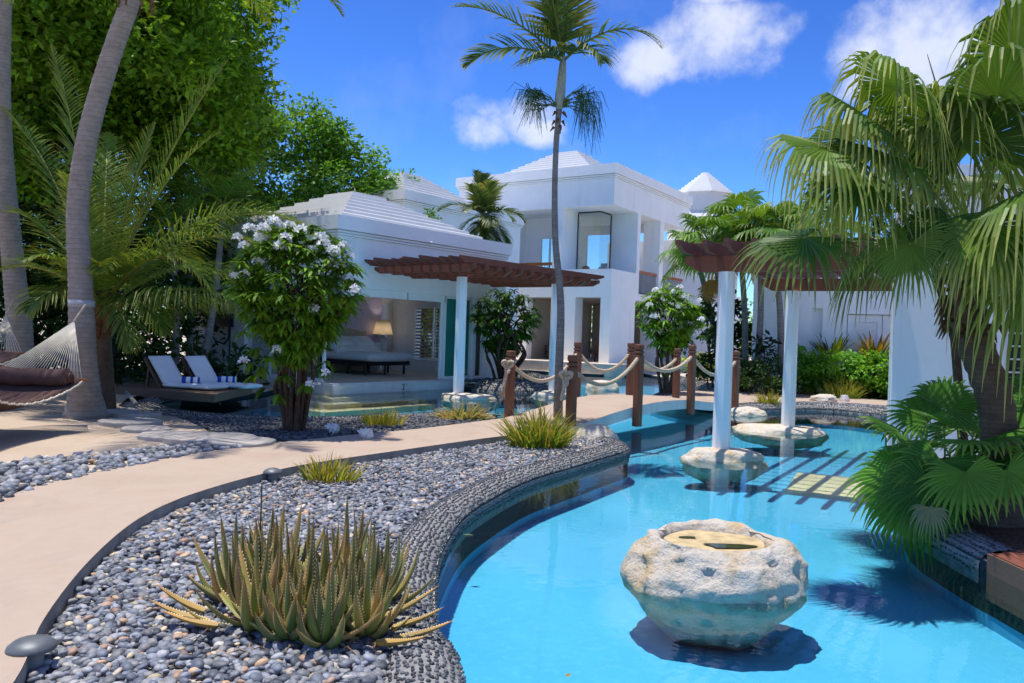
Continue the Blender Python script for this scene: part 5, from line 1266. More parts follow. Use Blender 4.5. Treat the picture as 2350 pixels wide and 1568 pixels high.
# dark understorey behind hammock and deck
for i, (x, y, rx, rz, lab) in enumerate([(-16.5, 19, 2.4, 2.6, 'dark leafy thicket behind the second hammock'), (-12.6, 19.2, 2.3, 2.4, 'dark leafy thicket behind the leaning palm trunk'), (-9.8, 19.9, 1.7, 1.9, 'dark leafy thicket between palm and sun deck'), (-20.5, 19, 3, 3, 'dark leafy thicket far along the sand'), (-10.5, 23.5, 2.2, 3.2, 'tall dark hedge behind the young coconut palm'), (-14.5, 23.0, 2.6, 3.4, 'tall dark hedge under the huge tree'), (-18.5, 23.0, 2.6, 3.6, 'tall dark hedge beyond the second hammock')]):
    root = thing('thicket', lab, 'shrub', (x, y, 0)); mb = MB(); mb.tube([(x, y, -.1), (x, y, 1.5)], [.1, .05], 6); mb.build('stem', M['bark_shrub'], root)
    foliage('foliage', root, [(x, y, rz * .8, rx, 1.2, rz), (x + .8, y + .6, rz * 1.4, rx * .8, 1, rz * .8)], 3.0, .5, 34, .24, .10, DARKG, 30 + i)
# trees beyond the villa, seen through its terrace
for i, (x, y, z, r) in enumerate([(6, 62, 2.0, 4), (12, 64, 2.2, 4.5), (18, 62, 2.4, 4.5), (0, 64, 2, 4)]):
    root = thing('distant_bush', ['round green bush behind the villa, seen through the corner opening', 'round green bush behind the stair', 'large round bush beyond the tower', 'round green bush behind the rear house'][i], 'bush', (x, y, 0), 'bushes behind the villa'); mb = MB(); mb.tube([(x, y, -.1), (x, y, 2)], [.15, .08], 6); mb.build('stem', M['bark_shrub'], root)
    foliage('crown', root, [(x, y, z, r, 2.5, z * .9)], .9, .8, 30, .35, .2, [(.08, .19, .022), (.11, .23, .03)], 40 + i)

# ---- palm trunks
def ring_trunk(parent, pts, rad, mat, name='trunk', n=18, wob=.02, step=.08, ring=0):
    L = smooth_line([tuple(p) for p in pts], step); m = len(L); R = np.interp(np.linspace(0, 1, m), np.linspace(0, 1, len(rad)), rad)
    R = [r * (1 + wob * math.sin(i * 2.3) + wob * .6 * RND.uniform(-1, 1)) for i, r in enumerate(R)]
    if ring:
        s_ = 0.0; ph = 0.0; nxt = ring
        for i in range(m):
            if i: s_ += float(np.linalg.norm(np.array(L[i]) - np.array(L[i - 1])))
            if s_ - ph > nxt: ph = s_; nxt = ring * RND.uniform(.65, 1.4)
            R[i] *= 1 + .045 * max(0, 1 - (s_ - ph) / nxt * 1.6)
    mb = MB(); mb.tube(L, R, n); return mb.build(name, M[mat], parent, smooth=True)
def crown(parent, c, n, length, droop, leaflet, cols, el0=70, el1=-15, **kw):
    for i in range(n):
        az = i * 2.399963 + RND.uniform(-.15, .15); t = (i + .5) / n; el = math.radians(el0 + (el1 - el0) * t + RND.uniform(-6, 6))
        frond(parent, Vector(c) + Vector((math.sin(az), math.cos(az), 0)) * .06, az, el, length * RND.uniform(.88, 1.08), droop * RND.uniform(.85, 1.15), leaflet, col=cols[i % len(cols)], twist=RND.uniform(-.3, .3), **kw)
COCO = [(.075, .13, .030), (.098, .16, .032), (.12, .18, .032), (.06, .11, .030)]
# leaning coconut palm carrying the hammock (its crown is above the frame)
cp = [G(196, 962, -.05)] + [A(x, y, Y) for x, y, Y in ((190, 800, 12.2), (184, 640, 12.25), (178, 480, 12.3), (198, 330, 12.3), (232, 200, 12.3), (268, 90, 12.25), (300, 0, 12.2), (316, -90, 12.15))]
root = thing('coconut_palm', 'leaning grey coconut palm trunk with a hammock strap, foot in the sand', 'palm', cp[0])
ring_trunk(root, cp, [.27, .19, .175, .158, .15, .145, .14, .135, .13], 'bark_coco', wob=.008, step=.02, ring=.10, n=24)
mb = MB(); mb.lathe((cp[0].x, cp[0].y, -.06), [(.33, 0), (.315, .1), (.28, .22), (.235, .36)], 22); mb.build('root_swell', M['bark_coco'], root, smooth=True)
q = A(187, 697, 12.22); mb = MB(); mb.tube([q - Vector((0, 0, .05)), q + Vector((0, 0, .05))], .186, 20); mb.build('strap', M['strap'], root, smooth=True)
top = cp[-1]
mb = MB()
for k in range(7):
    a = k * .9; mb.tube([top + Vector((math.cos(a) * .1, math.sin(a) * .1, .05)), top + Vector((math.cos(a) * .22, math.sin(a) * .22, -.35)), top + Vector((math.cos(a) * .25, math.sin(a) * .22, -.75))], [.05, .04, .015], 5)
mb.build('dry_sheath', M['fibre'], root)
for i in range(12):
    az = i * 2.4; frond(root, top + Vector((0, 0, .3)), az, math.radians(58 - i * 3.5), 3.4, 1.5, .8, n=44, col=COCO[i % 4], width=.045, hang=.55, twist=.2)
# thicker trunk further left
q0 = A(44, 850, 15.0); q0.z = 0
cp2 = [q0] + [A(x, y, 15.0) for x, y in ((45, 760), (34, 640), (18, 480), (6, 330), (2, 180), (4, 60), (8, -60))]
root = thing('coconut_palm', 'upright grey coconut palm trunk behind the second hammock', 'palm', q0); ring_trunk(root, cp2, [.26, .22, .19, .175, .165, .16, .155, .15], 'bark_coco', wob=.008, step=.025, ring=.10)
for i in range(10): frond(root, cp2[-1] + Vector((0, 0, .2)), i * 2.4 + .4, math.radians(55 - i * 4), 3.4, 1.5, .8, n=40, col=COCO[i % 4], width=.045, hang=.55)
# young coconut palm with long arching fronds right behind it
c = A(232, 712, 13.6); root = thing('young_coconut_palm', 'young coconut palm with long arching fronds behind the leaning trunk', 'palm', (c.x, c.y, 0))
ring_trunk(root, [(c.x + .1, c.y, -.1), (c.x + .05, c.y, .8), tuple(c)], [.2, .16, .13], 'bark_fan')
def aim(px, py, Y):     # a frond starting from the crown towards this spot
    t = A(px, py, Y); d = t - c; return math.atan2(d.x, d.y), math.atan2(d.z, math.hypot(d.x, d.y)), d.length
for (px, py, Y, dr, lf, kx, rg_, hg) in [(470, 120, 14.2, .55, .75, 1.02, 0, .35), (330, 300, 13.4, .5, .62, 1.05, 0, .35), (640, 190, 14.0, 2.3, .85, .98, 0, .75), (480, 330, 12.6, 2.2, .80, .85, 0, .8), (470, 590, 12.8, .95, 1.0, 1.42, 0, 1.5), (500, 600, 13.3, 1.0, .95, 1.25, 0, 1.4), (110, 590, 12.7, 2.1, .85, 1.2, 0, 1.2), (560, 330, 13.6, 1.5, 1.0, 1.1, 0, 1.0), (430, 560, 12.5, 1.9, .75, .8, 0, .9), (600, 300, 13.2, 2.0, .95, 1.0, 0, .9), (430, 250, 14.6, 1.0, .8, 1.0, 0, .5), (180, 330, 12.9, 1.3, .8, .9, 0, .6),
                                     (60, 160, 14.6, .9, .75, 1.0, .05, .4), (150, 70, 14.2, .7, .75, 1.0, .05, .4), (20, 300, 14.4, 1.5, .75, .95, .05, .6), (-40, 470, 13.8, 1.6, .75, .95, 0, .7), (40, 560, 12.9, 2.3, .72, .72, 0, .8), (250, 200, 15.5, 1.0, .75, 1.0, 0, .5), (420, 430, 15.2, 1.6, .8, .9, 0, .7), (235, 420, 12.3, 1.9, .75, .75, 0, .8), (90, 420, 12.5, 1.8, .75, .8, 0, .75), (540, 420, 14.8, 2.0, .8, .9, 0, .8), (330, 520, 11.9, 2.4, .75, .8, 0, .9)]:
    az, el, L = aim(px, py, Y); frond(root, c + Vector((0, 0, RND.uniform(-.1, .1))), az, el, L * kx, dr, lf, n=64, col=jit(COCO[RND.randrange(4)], .12) if py > 130 else (.10, .15, .03), width=.042, hang=hg, twist=RND.uniform(-.25, .25), gap=.16, rach=.028, stalk=(.26, .24, .07), ragged=rg_)
mb = MB()
for k in range(9):
    a = k * .7; mb.tube([c + Vector((math.cos(a) * .1, math.sin(a) * .1, -.5)), c + Vector((math.cos(a) * .18, math.sin(a) * .14, -.05)), c + Vector((math.cos(a) * .3, math.sin(a) * .25, .35))], [.07, .06, .03], 6)
mb.build('leaf_base', M['fibre'], root, smooth=True)

# slim feather palms behind the sun deck
for (bx, by, tx, ty, Y, lab, n_) in [(400, 890, 392, 520, 20.0, 'slim grey palm trunk behind the loungers, closest to the thicket', 8), (458, 895, 512, 470, 20.3, 'slim leaning palm trunk crossing the shaded bungalow wall', 9), (432, 880, 425, 480, 21.0, 'slim upright palm trunk against the shaded bungalow wall', 8)]:
    b = A(bx, by, Y); b.z = 0; t_ = A(tx, ty, Y); m_ = b.lerp(t_, .5) + Vector((.1, 0, 0))
    root = thing('feather_palm', lab, 'palm', b); ring_trunk(root, [tuple(b), tuple(m_), tuple(t_)], [.10, .08, .07], 'bark_slim', n=12)
    for i in range(n_ + 3): frond(root, t_, i * 2.4 + Y, math.radians(66 - 60 * i / n_), RND.uniform(1.6, 2.1), 2.0, .55, n=30, col=((.07, .16, .025), (.10, .20, .03), (.05, .12, .022))[i % 3], width=.04, hang=.5)

# ---- tall slim palm by the bridge
def slim_palm(base, tpts, Y, rads, label, shaft_px, crown_specs, flower=True, fl_col=(.05, .12, .04), leaf=.70, width=.07, group=None, ncol=None):
    pts = [base] + [A(x, y, Y) for x, y in tpts]; root = thing('manila_palm', label, 'palm', base)
    ring_trunk(root, pts, rads, 'bark_slim', n=14, wob=.012, step=.06)
    s0, s1 = A(*shaft_px[0], Y), A(*shaft_px[1], Y)
    mb = MB(); mb.tube([s0, s0.lerp(s1, .15), s0.lerp(s1, .6), s1], [rads[-1] * 1.05, rads[-1] * 1.75, rads[-1] * 1.55, rads[-1] * .9], 14); mb.build('crownshaft', M['crownshaft'], root, smooth=True)
    for (px, py, dY, dr, L, rag, hg) in crown_specs:
        e = A(px, py, Y + dY); d = e - s1; az, el = math.atan2(d.x, d.y), math.atan2(d.z, math.hypot(d.x, d.y))
        frond(root, s1 - Vector((0, 0, .08)), az, el, d.length * L, dr, leaf, n=30, col=jit((.036, .075, .018), .2), tipcol=(.32, .30, .13), width=width, hang=hg, gap=.13, vee=.3, rach=.024, stalk=(.12, .15, .05), ragged=rag, twist=RND.uniform(-.4, .4))
    return root, s0, s1
base = G(1280, 972, -.06)
root, s0, s1 = slim_palm(base, [(1283, 850), (1287, 720), (1283, 640), (1275, 560), (1273, 450), (1276, 340), (1283, 250)], 13.5, [.09, .075, .068, .062, .055, .05, .047, .05], 'tall slim palm with ringed grey trunk rising beside the bridge post', [(1283, 252), (1293, 130)],
    [(1105, -60, -.3, 1.0, 1.12, .10, .5), (1090, 30, .4, 1.3, 1.05, .2, .6), (1200, -160, .5, .5, 1.15, .1, .4), (1290, -200, -.6, .3, 1.0, .05, .3), (1320, -190, .5, .5, 1.0, .1, .35), (1250, -150, -.8, .6, 1.0, .1, .4), (1450, -30, -.3, 2.0, 1.22, .22, .75), (1400, 10, -.9, 2.0, .95, .2, .85), (1185, 60, -.8, 1.2, .8, .15, .8), (1265, -180, .3, .3, 1.1, .05, .3)])
mb = MB()
for sx in (-1, 1):
    b_ = s0 + Vector((.03 * sx, 0, .04))
    for k in range(13):
        a = RND.uniform(-1.0, 1.0); m_ = b_ + Vector((sx * (.16 + .30 * RND.random()), a * .35, -.02 + .28 * RND.random()))
        mb.tube([b_, b_.lerp(m_, .5) + Vector((0, 0, .05)), m_], [.012, .008, .006], 4, (.12, .16, .05))
        for j in range(10):
            e = m_ + Vector((sx * RND.uniform(-.04, .42), RND.uniform(-.28, .28), RND.uniform(-.60, -.05) * (1.3 if sx > 0 else .8))); mm = m_.lerp(e, .5) + Vector((sx * .07, 0, .16))
            mb.tube([m_, mm, e], [.005, .005, .0025], 3, (.05, .11, .045))
mb.build('flower_stalks', M['leaf_palm'], root)
mb = MB()
for k in range(10):
    a = k * .63; p = s0 + Vector((math.cos(a) * .08, math.sin(a) * .08, -.05 - .12 * (k % 3))); mb.tube([p, p + Vector((math.cos(a) * .06, math.sin(a) * .06, -.08))], [.03, .006], 5)
mb.build('old_leaf_scar', M['fibre'], root)
# the palm behind the bungalow
b2 = A(1108, 700, 29.5); b2.z = 0
slim_palm(b2, [(1110, 640), (1112, 560), (1113, 545)], 29.5, [.14, .13, .13, .12], 'bushy feather palm behind the end of the bungalow', [(1113, 560), (1110, 490)],
    [(1020, 420, .3, 1.5, 1.0, .05, .6), (1030, 500, -.5, 1.9, 1.0, .05, .7), (1095, 380, .2, .5, .95, 0, .4), (1110, 370, -.3, .4, .8, 0, .4), (1150, 400, .6, 1.0, 1.0, .05, .5), (1205, 440, 0, 1.8, 1.0, .05, .7), (1190, 430, -1.0, 1.9, .9, .05, .7), (1200, 520, -.6, 2.2, 1.0, .1, .8), (1180, 560, -.9, 2.2, 1.0, .1, .8), (1060, 430, -.9, 1.5, .8, .05, .7), (1140, 460, -1.4, 1.8, .8, .05, .8), (1050, 560, -.8, 2.0, .8, .1, .8), (1130, 600, -.8, 2.0, .9, .1, .8), (1085, 400, -.6, .9, .9, 0, .5), (1130, 395, -.5, 1.0, .9, 0, .5)], leaf=.75, width=.085)

# ---- fan palms on the right
rp = [(4.42, 7.35, -.12), A(2292, 1060, 7.4), A(2288, 940, 7.4), A(2264, 860, 7.4), A(2238, 790, 7.4), A(2222, 720, 7.4), A(2225, 640, 7.45), A(2240, 560, 7.5)]
FC = A(2240, 585, 7.5)
root = thing('fan_palm', 'big fan palm with curved shaggy brown trunk leaning over the pool', 'palm', rp[0])
ring_trunk(root, rp, [.20, .155, .15, .15, .15, .16, .17, .15], 'bark_fan', n=20, wob=.045, step=.05)
mb = MB(); mb.lathe((4.42, 7.35, -.12), [(.34, 0), (.32, .08), (.26, .22), (.2, .42)], 20); mb.build('root_swell', M['bark_fan'], root, smooth=True)
mb = MB()
for k in range(70):
    t = RND.uniform(.60, .98); i = t * (len(rp) - 1); i0 = int(i); p = Vector(rp[i0]).lerp(Vector(rp[min(i0 + 1, len(rp) - 1)]), i - i0); a = RND.uniform(0, 6.28)
    o = Vector((math.cos(a), math.sin(a), 0)); r0 = .13 + .05 * t; ln2 = RND.uniform(.06, .2)
    mb.tube([p + o * r0 * .8, p + o * (r0 + .06) + Vector((0, 0, .03)), p + o * (r0 + .06 + ln2 * .4) + Vector((0, 0, -ln2 * .8))], [.028, .022, .004], 5)
mb.build('leaf_stub', M['fibre'], root, smooth=True)
FG = [(.055, .115, .02), (.072, .14, .022), (.045, .095, .02), (.10, .165, .028)]
UP = [  # hub x, y, depth, radius, tilt, roll, droop, tip
    (1975, 420, 7.2, .86, .30, .55, .40, .9), (1960, 320, 8.2, .80, .25, .9, .45, .8), (2080, 250, 7.9, .85, .15, .5, .42, .8), (2165, 290, 7.0, .84, .05, .3, .45, .8), (2290, 230, 6.7, .95, .0, -.2, .5, .6), (2350, 330, 7.4, .9, .1, -.5, .5, .6),
    (1848, 545, 6.9, .72, .35, .35, .35, .4), (2088, 560, 6.7, .50, 1.1, .1, .25, .25), (2010, 570, 8.4, .80, .7, .3, .45, .6), (2330, 520, 6.5, .85, .5, -.4, .55, .9), (2300, 420, 8.1, .9, .2, -.3, .5, .6), (2370, 620, 6.9, .9, .8, -.3, .5, .8), (2190, 420, 8.6, .85, .25, .2, .45, .7), (2060, 400, 8.6, .85, .4, .5, .45, .7), (2400, 200, 7.5, 1.0, 0, -.5, .5, .6), (2250, 520, 6.4, .55, 1.0, -.2, .5, .9), (1920, 460, 8.8, .8, .6, .4, .45, .6), (2330, 130, 7.0, 1.0, .0, -.3, .5, .7), (2240, 330, 7.0, .9, .2, 0, .5, .7), (2120, 330, 7.4, .85, .3, .3, .5, .8), (2030, 350, 6.9, .8, .35, .5, .5, .9), (2350, 440, 6.4, .85, .4, -.5, .55, .9), (2180, 500, 6.8, .7, .7, .2, .5, .8), (1900, 340, 6.7, .78, .35, .6, .5, .8), (1985, 265, 6.9, .8, .25, .6, .5, .8), (2060, 200, 6.8, .85, .15, .45, .5, .8)]
for i, (px, py, Y, R, tl, rl, dp, tp) in enumerate(UP):
    fan_leaf(root, FC + Vector((RND.uniform(-.06, .06), RND.uniform(-.06, .06), RND.uniform(-.1, .2))), A(px, py, Y), R, 46, 290, tl, rl, dp * 1.3, FG[i % 4], (.46, .42, .17), tp, .013)
mb = MB(); e = A(2128, 125, 7.4); mb.tube([A(2165, 270, 7.2), A(2150, 200, 7.3), e], [.012, .008, .003], 5, (.05, .09, .03)); mb.build('spear_leaf', M['leaf_palm'], root)
# vine-like bush growing behind the crown
bb = thing('climbing_bush', 'dark small-leaved bush growing behind the fan palm crown', 'bush', (5.0, 9.6, 0)); mb = MB(); mb.tube([(5.35, 9.3, -.1), (5.2, 9.4, 1.6), A(2140, 600, 9.3), A(2090, 500, 9.3)], [.06, .05, .04, .02], 7); mb.tube([A(2140, 600, 9.3), A(2060, 560, 9.4)], [.03, .01], 6); mb.build('stem', M['bark_shrub'], bb, smooth=True)
p = A(2085, 490, 9.3); foliage('foliage', bb, [(p.x, p.y, p.z, .42, .4, .55)], 16, .12, 60, .05, .03, [(.02, .042, .012), (.03, .06, .015)], 51)
# low fan palms at its foot
c0 = Vector((4.35, 7.7, .25)); LOW = [
    (2165, 935, 8.0, .50, .2, .1, .25), (2128, 958, 7.9, .46, .5, .5, .25), (2060, 990, 7.7, .44, .4, .4, .2), (2230, 1010, 7.3, .5, .4, 0, .2), (2160, 1060, 7.1, .52, .9, .2, .2), (2060, 1085, 7.4, .54, .65, .35, .25), (2130, 1110, 7.0, .52, .9, .3, .3), (2215, 1085, 6.8, .46, .8, -.2, .25), (2290, 1000, 7.2, .52, .3, -.4, .25), (2330, 960, 7.6, .55, .2, -.4, .25), (2250, 935, 8.4, .52, .0, .0, .2), (2310, 1080, 6.7, .46, .8, -.4, .25), (2100, 1030, 8.2, .5, .4, .3, .2), (2200, 985, 8.3, .5, .1, .1, .2), (2340, 1040, 7.2, .55, .4, -.5, .25), (2090, 1150, 7.1, .5, 1.0, .3, .35), (2380, 900, 7.8, .6, .1, -.5, .25)]
root = thing('low_fan_palm', 'low clump of glossy green fan palm leaves over the pool edge', 'palm', (4.35, 7.7, -.1))
mb = MB(); mb.tube([(4.35, 7.7, -.15), (4.35, 7.7, .35)], [.12, .08], 10); mb.build('trunk', M['bark_fan'], root, smooth=True)
for i, (px, py, Y, R, tl, rl, dp) in enumerate(LOW): fan_leaf(root, c0 + Vector((RND.uniform(-.15, .15), RND.uniform(-.15, .15), RND.uniform(-.1, .25))), A(px, py, Y), R, 34, 280, tl, rl, dp, ((.058, .15, .022), (.078, .19, .026), (.05, .125, .02), (.12, .235, .03))[i % 4], (.28, .33, .07), .7, .009, split=.6)
fan_leaf(root, c0, A(2135, 1165, 6.7), .22, 20, 200, 1.2, 0, .5, (.22, .18, .12), (.3, .26, .2), .8, .008, name='dead_leaf')

# ---- stand of fan palms beyond the bridge
MID = [(1632, 560, 24.5, 860, 'fan palm with a hanging orange dead leaf beside the villa', 13), (1695, 520, 25.5, 850, 'tallest fan palm in the stand beyond the bridge', 14), (1745, 560, 24.0, 850, 'fan palm whose pale trunk stands before the white building edge', 13), (1775, 540, 23.6, 862, 'fan palm with dark leaning trunk crossing the white building wall', 13), (1880, 520, 27.0, 850, 'fan palm whose crown shows above the white building', 13), (1950, 560, 28.5, 850, 'fan palm rising behind the louvred doors of the white building', 12), (1600, 590, 27.0, 850, 'fan palm close against the villa balcony', 11)]
for i, (px, py, Y, by, lab, nf) in enumerate(MID):
    c = A(px, py, Y); b = A((1690, 1712, 1735, 1795, 1870, 1940, 1660)[i], by, Y); b.z = -.05
    root = thing('mid_fan_palm', lab, 'palm', b); ring_trunk(root, [tuple(b), tuple(b.lerp(c, .5) + Vector((.08, 0, 0))), tuple(c)], [.12, .09, .085], 'bark_slim', n=12)
    for k in range(nf):
        az = k * 2.4 + i; el = math.radians(75 - 105 * (k + .5) / nf); d = Vector((math.sin(az) * math.cos(el), math.cos(az) * math.cos(el), math.sin(el))); hub = c + d * RND.uniform(.65, .95)
        fan_leaf(root, c, hub, RND.uniform(.72, .95), 24, 270, RND.uniform(.2, .6), RND.uniform(-.4, .4), .38, ((.07, .155, .026), (.095, .19, .03), (.055, .125, .022), (.12, .21, .035))[k % 4], (.30, .31, .09), .55, .014)
    if i == 0:
        for q in range(2): fan_leaf(root, c - Vector((0, 0, .3)), A(1628 + 8 * q, 640, 24.3), .75, 22, 120, .3, 0, .1, (.33, .17, .04), (.40, .26, .10), .5, .012, fd=(-.15, -.1, -1), name='dead_leaf')
# ---- dense dark planting at their feet
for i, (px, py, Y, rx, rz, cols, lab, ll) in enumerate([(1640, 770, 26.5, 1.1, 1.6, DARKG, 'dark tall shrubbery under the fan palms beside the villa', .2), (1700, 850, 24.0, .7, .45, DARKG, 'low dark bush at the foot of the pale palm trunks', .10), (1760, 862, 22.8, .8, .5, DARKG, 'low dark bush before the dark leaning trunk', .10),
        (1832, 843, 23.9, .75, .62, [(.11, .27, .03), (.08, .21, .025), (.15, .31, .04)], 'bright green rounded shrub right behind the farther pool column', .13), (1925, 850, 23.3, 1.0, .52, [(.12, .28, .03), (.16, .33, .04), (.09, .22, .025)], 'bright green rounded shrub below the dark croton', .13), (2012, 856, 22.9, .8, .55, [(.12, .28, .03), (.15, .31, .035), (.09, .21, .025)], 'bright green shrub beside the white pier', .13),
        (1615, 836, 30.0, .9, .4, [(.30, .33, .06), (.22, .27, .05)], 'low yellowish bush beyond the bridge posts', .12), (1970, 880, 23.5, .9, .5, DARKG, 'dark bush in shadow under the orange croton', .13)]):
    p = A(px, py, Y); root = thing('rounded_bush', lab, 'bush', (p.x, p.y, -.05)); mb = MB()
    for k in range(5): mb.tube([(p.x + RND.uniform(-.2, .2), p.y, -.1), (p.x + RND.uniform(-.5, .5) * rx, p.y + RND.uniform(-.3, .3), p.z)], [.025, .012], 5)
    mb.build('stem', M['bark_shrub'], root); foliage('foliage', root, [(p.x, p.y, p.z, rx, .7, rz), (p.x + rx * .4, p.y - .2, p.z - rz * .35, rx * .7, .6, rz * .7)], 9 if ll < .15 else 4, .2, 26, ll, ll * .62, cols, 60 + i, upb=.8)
# crotons: broad upright straps in green, orange and purple
def croton(px, py, Y, n, L, cols, label):
    b = A(px, py, Y); root = thing('croton', label, 'plant', (b.x, b.y, -.03)); b = Vector((b.x, b.y, max(b.z, .1)))
    for i in range(n):
        a = RND.uniform(0, 6.283); lean = RND.uniform(.12, .75); s = Vector((math.cos(a), math.sin(a), 0)); p = b + s * .08; d = (s * lean + Vector((0, 0, 1))).normalized(); l = L * RND.uniform(.65, 1.1); mb = MB(); c0 = jit(cols[i % len(cols)], .25); vs = []; w0 = .11 * RND.uniform(.8, 1.2); sd = d.cross(Vector((0, 0, 1))).normalized(); sd = (sd + Vector((RND.uniform(-.4, .4),) * 3)).normalized()
        for j in range(6):
            r = j / 5; w_ = w0 * math.sin(math.pi * min(.97, .12 + .86 * r)) ** .8; vs += [p - sd * w_ * .5, p + d.cross(sd) * w_ * .12, p + sd * w_ * .5]; d = (d + s * .06 + Vector((0, 0, -.03))).normalized(); p = p + d * l / 5
        fs = []
        for j in range(5): fs += [(3 * j, 3 * j + 1, 3 * j + 4, 3 * j + 3), (3 * j + 1, 3 * j + 2, 3 * j + 5, 3 * j + 4)]
        mb.add(vs, fs, c0); mb.build('leaf', M['leaf'], root)
    mb = MB(); mb.tube([(b.x, b.y, -.1), (b.x, b.y, b.z + .1)], [.05, .04], 7); mb.build('stem', M['bark_shrub'], root)
croton(1908, 835, 24.2, 40, 1.0, [(.05, .07, .02), (.07, .10, .02), (.04, .05, .03), (.14, .15, .02)], 'dark green upright croton before the louvred doors')
croton(2006, 838, 23.7, 42, 1.05, [(.22, .10, .02), (.10, .11, .02), (.30, .16, .02), (.09, .06, .03), (.16, .16, .02)], 'orange and green upright croton beside the white pier')
p = A(1755, 795, 23.4)
root = thing('rubber_plant', 'small dark rubber plant against the white building wall', 'plant', (p.x, p.y, 0)); mb = MB(); mb.tube([(p.x, p.y, -.05), tuple(p)], [.02, .015], 6); mb.build('stem', M['bark_shrub'], root); foliage('foliage', root, [(p.x, p.y, p.z, .3, .3, .3)], 9, .12, 8, .26, .11, [(.02, .035, .02), (.03, .045, .025)], 71)
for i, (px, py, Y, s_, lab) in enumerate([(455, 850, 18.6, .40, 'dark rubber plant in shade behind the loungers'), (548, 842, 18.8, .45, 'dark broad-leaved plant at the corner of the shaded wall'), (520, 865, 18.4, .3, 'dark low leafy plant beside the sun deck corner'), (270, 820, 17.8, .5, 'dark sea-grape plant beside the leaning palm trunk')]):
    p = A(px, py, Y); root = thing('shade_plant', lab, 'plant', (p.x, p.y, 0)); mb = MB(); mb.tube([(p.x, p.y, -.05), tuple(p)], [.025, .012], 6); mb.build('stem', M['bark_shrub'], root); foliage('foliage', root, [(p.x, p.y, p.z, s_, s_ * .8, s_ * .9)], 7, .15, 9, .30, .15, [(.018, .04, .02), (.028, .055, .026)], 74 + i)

p = BUNG(8.2, 4.75); root = thing('window_bush', 'yellow-green bush seen through the bedroom louvres', 'bush', (p.x, p.y, 0)); mb = MB(); mb.tube([(p.x, p.y, -.1), (p.x, p.y, 1.2)], [.05, .03], 6); mb.build('stem', M['bark_shrub'], root)
foliage('foliage', root, [(p.x, p.y, 1.4, 1.0, 1.0, 1.3)], 9, .22, 24, .22, .10, [(.30, .32, .05), (.16, .24, .04), (.38, .34, .06)], 91)
# ------------------------------------------------------------------ flowering shrubs (white blossoms, spoon leaves in whorls)
def strap_np(pos, dirs, ln_, wd, col, seg=3, sag=.5):
    """batch of bent strap leaves"""
    n = len(pos); d = dirs / np.linalg.norm(dirs, axis=1)[:, None]; p = pos.copy(); up = np.array([0, 0, 1.0])
    sd = np.cross(d, up); sd /= np.linalg.norm(sd, axis=1)[:, None] + 1e-9; out = []; w = [.35, 1.0, .9, .05] if seg == 3 else [.4, 1, .9, .6, .05]
    for j in range(seg + 1):
        k = (wd * w[j] * .5)[:, None]; out += [p - sd * k, p + sd * k]
        d = d + np.array([0, 0, -1.0]) * sag / seg; d /= np.linalg.norm(d, axis=1)[:, None]; p = p + d * (ln_ / seg)[:, None]
    m = 2 * (seg + 1); V = np.stack(out, 1).reshape(-1, 3); b = (np.arange(n) * m)[:, None]
    Fc = np.concatenate([b + np.array([[2 * j, 2 * j + 1, 2 * j + 3, 2 * j + 2]]) for j in range(seg)], 0)
    return V, Fc, np.repeat(col, m, 0)
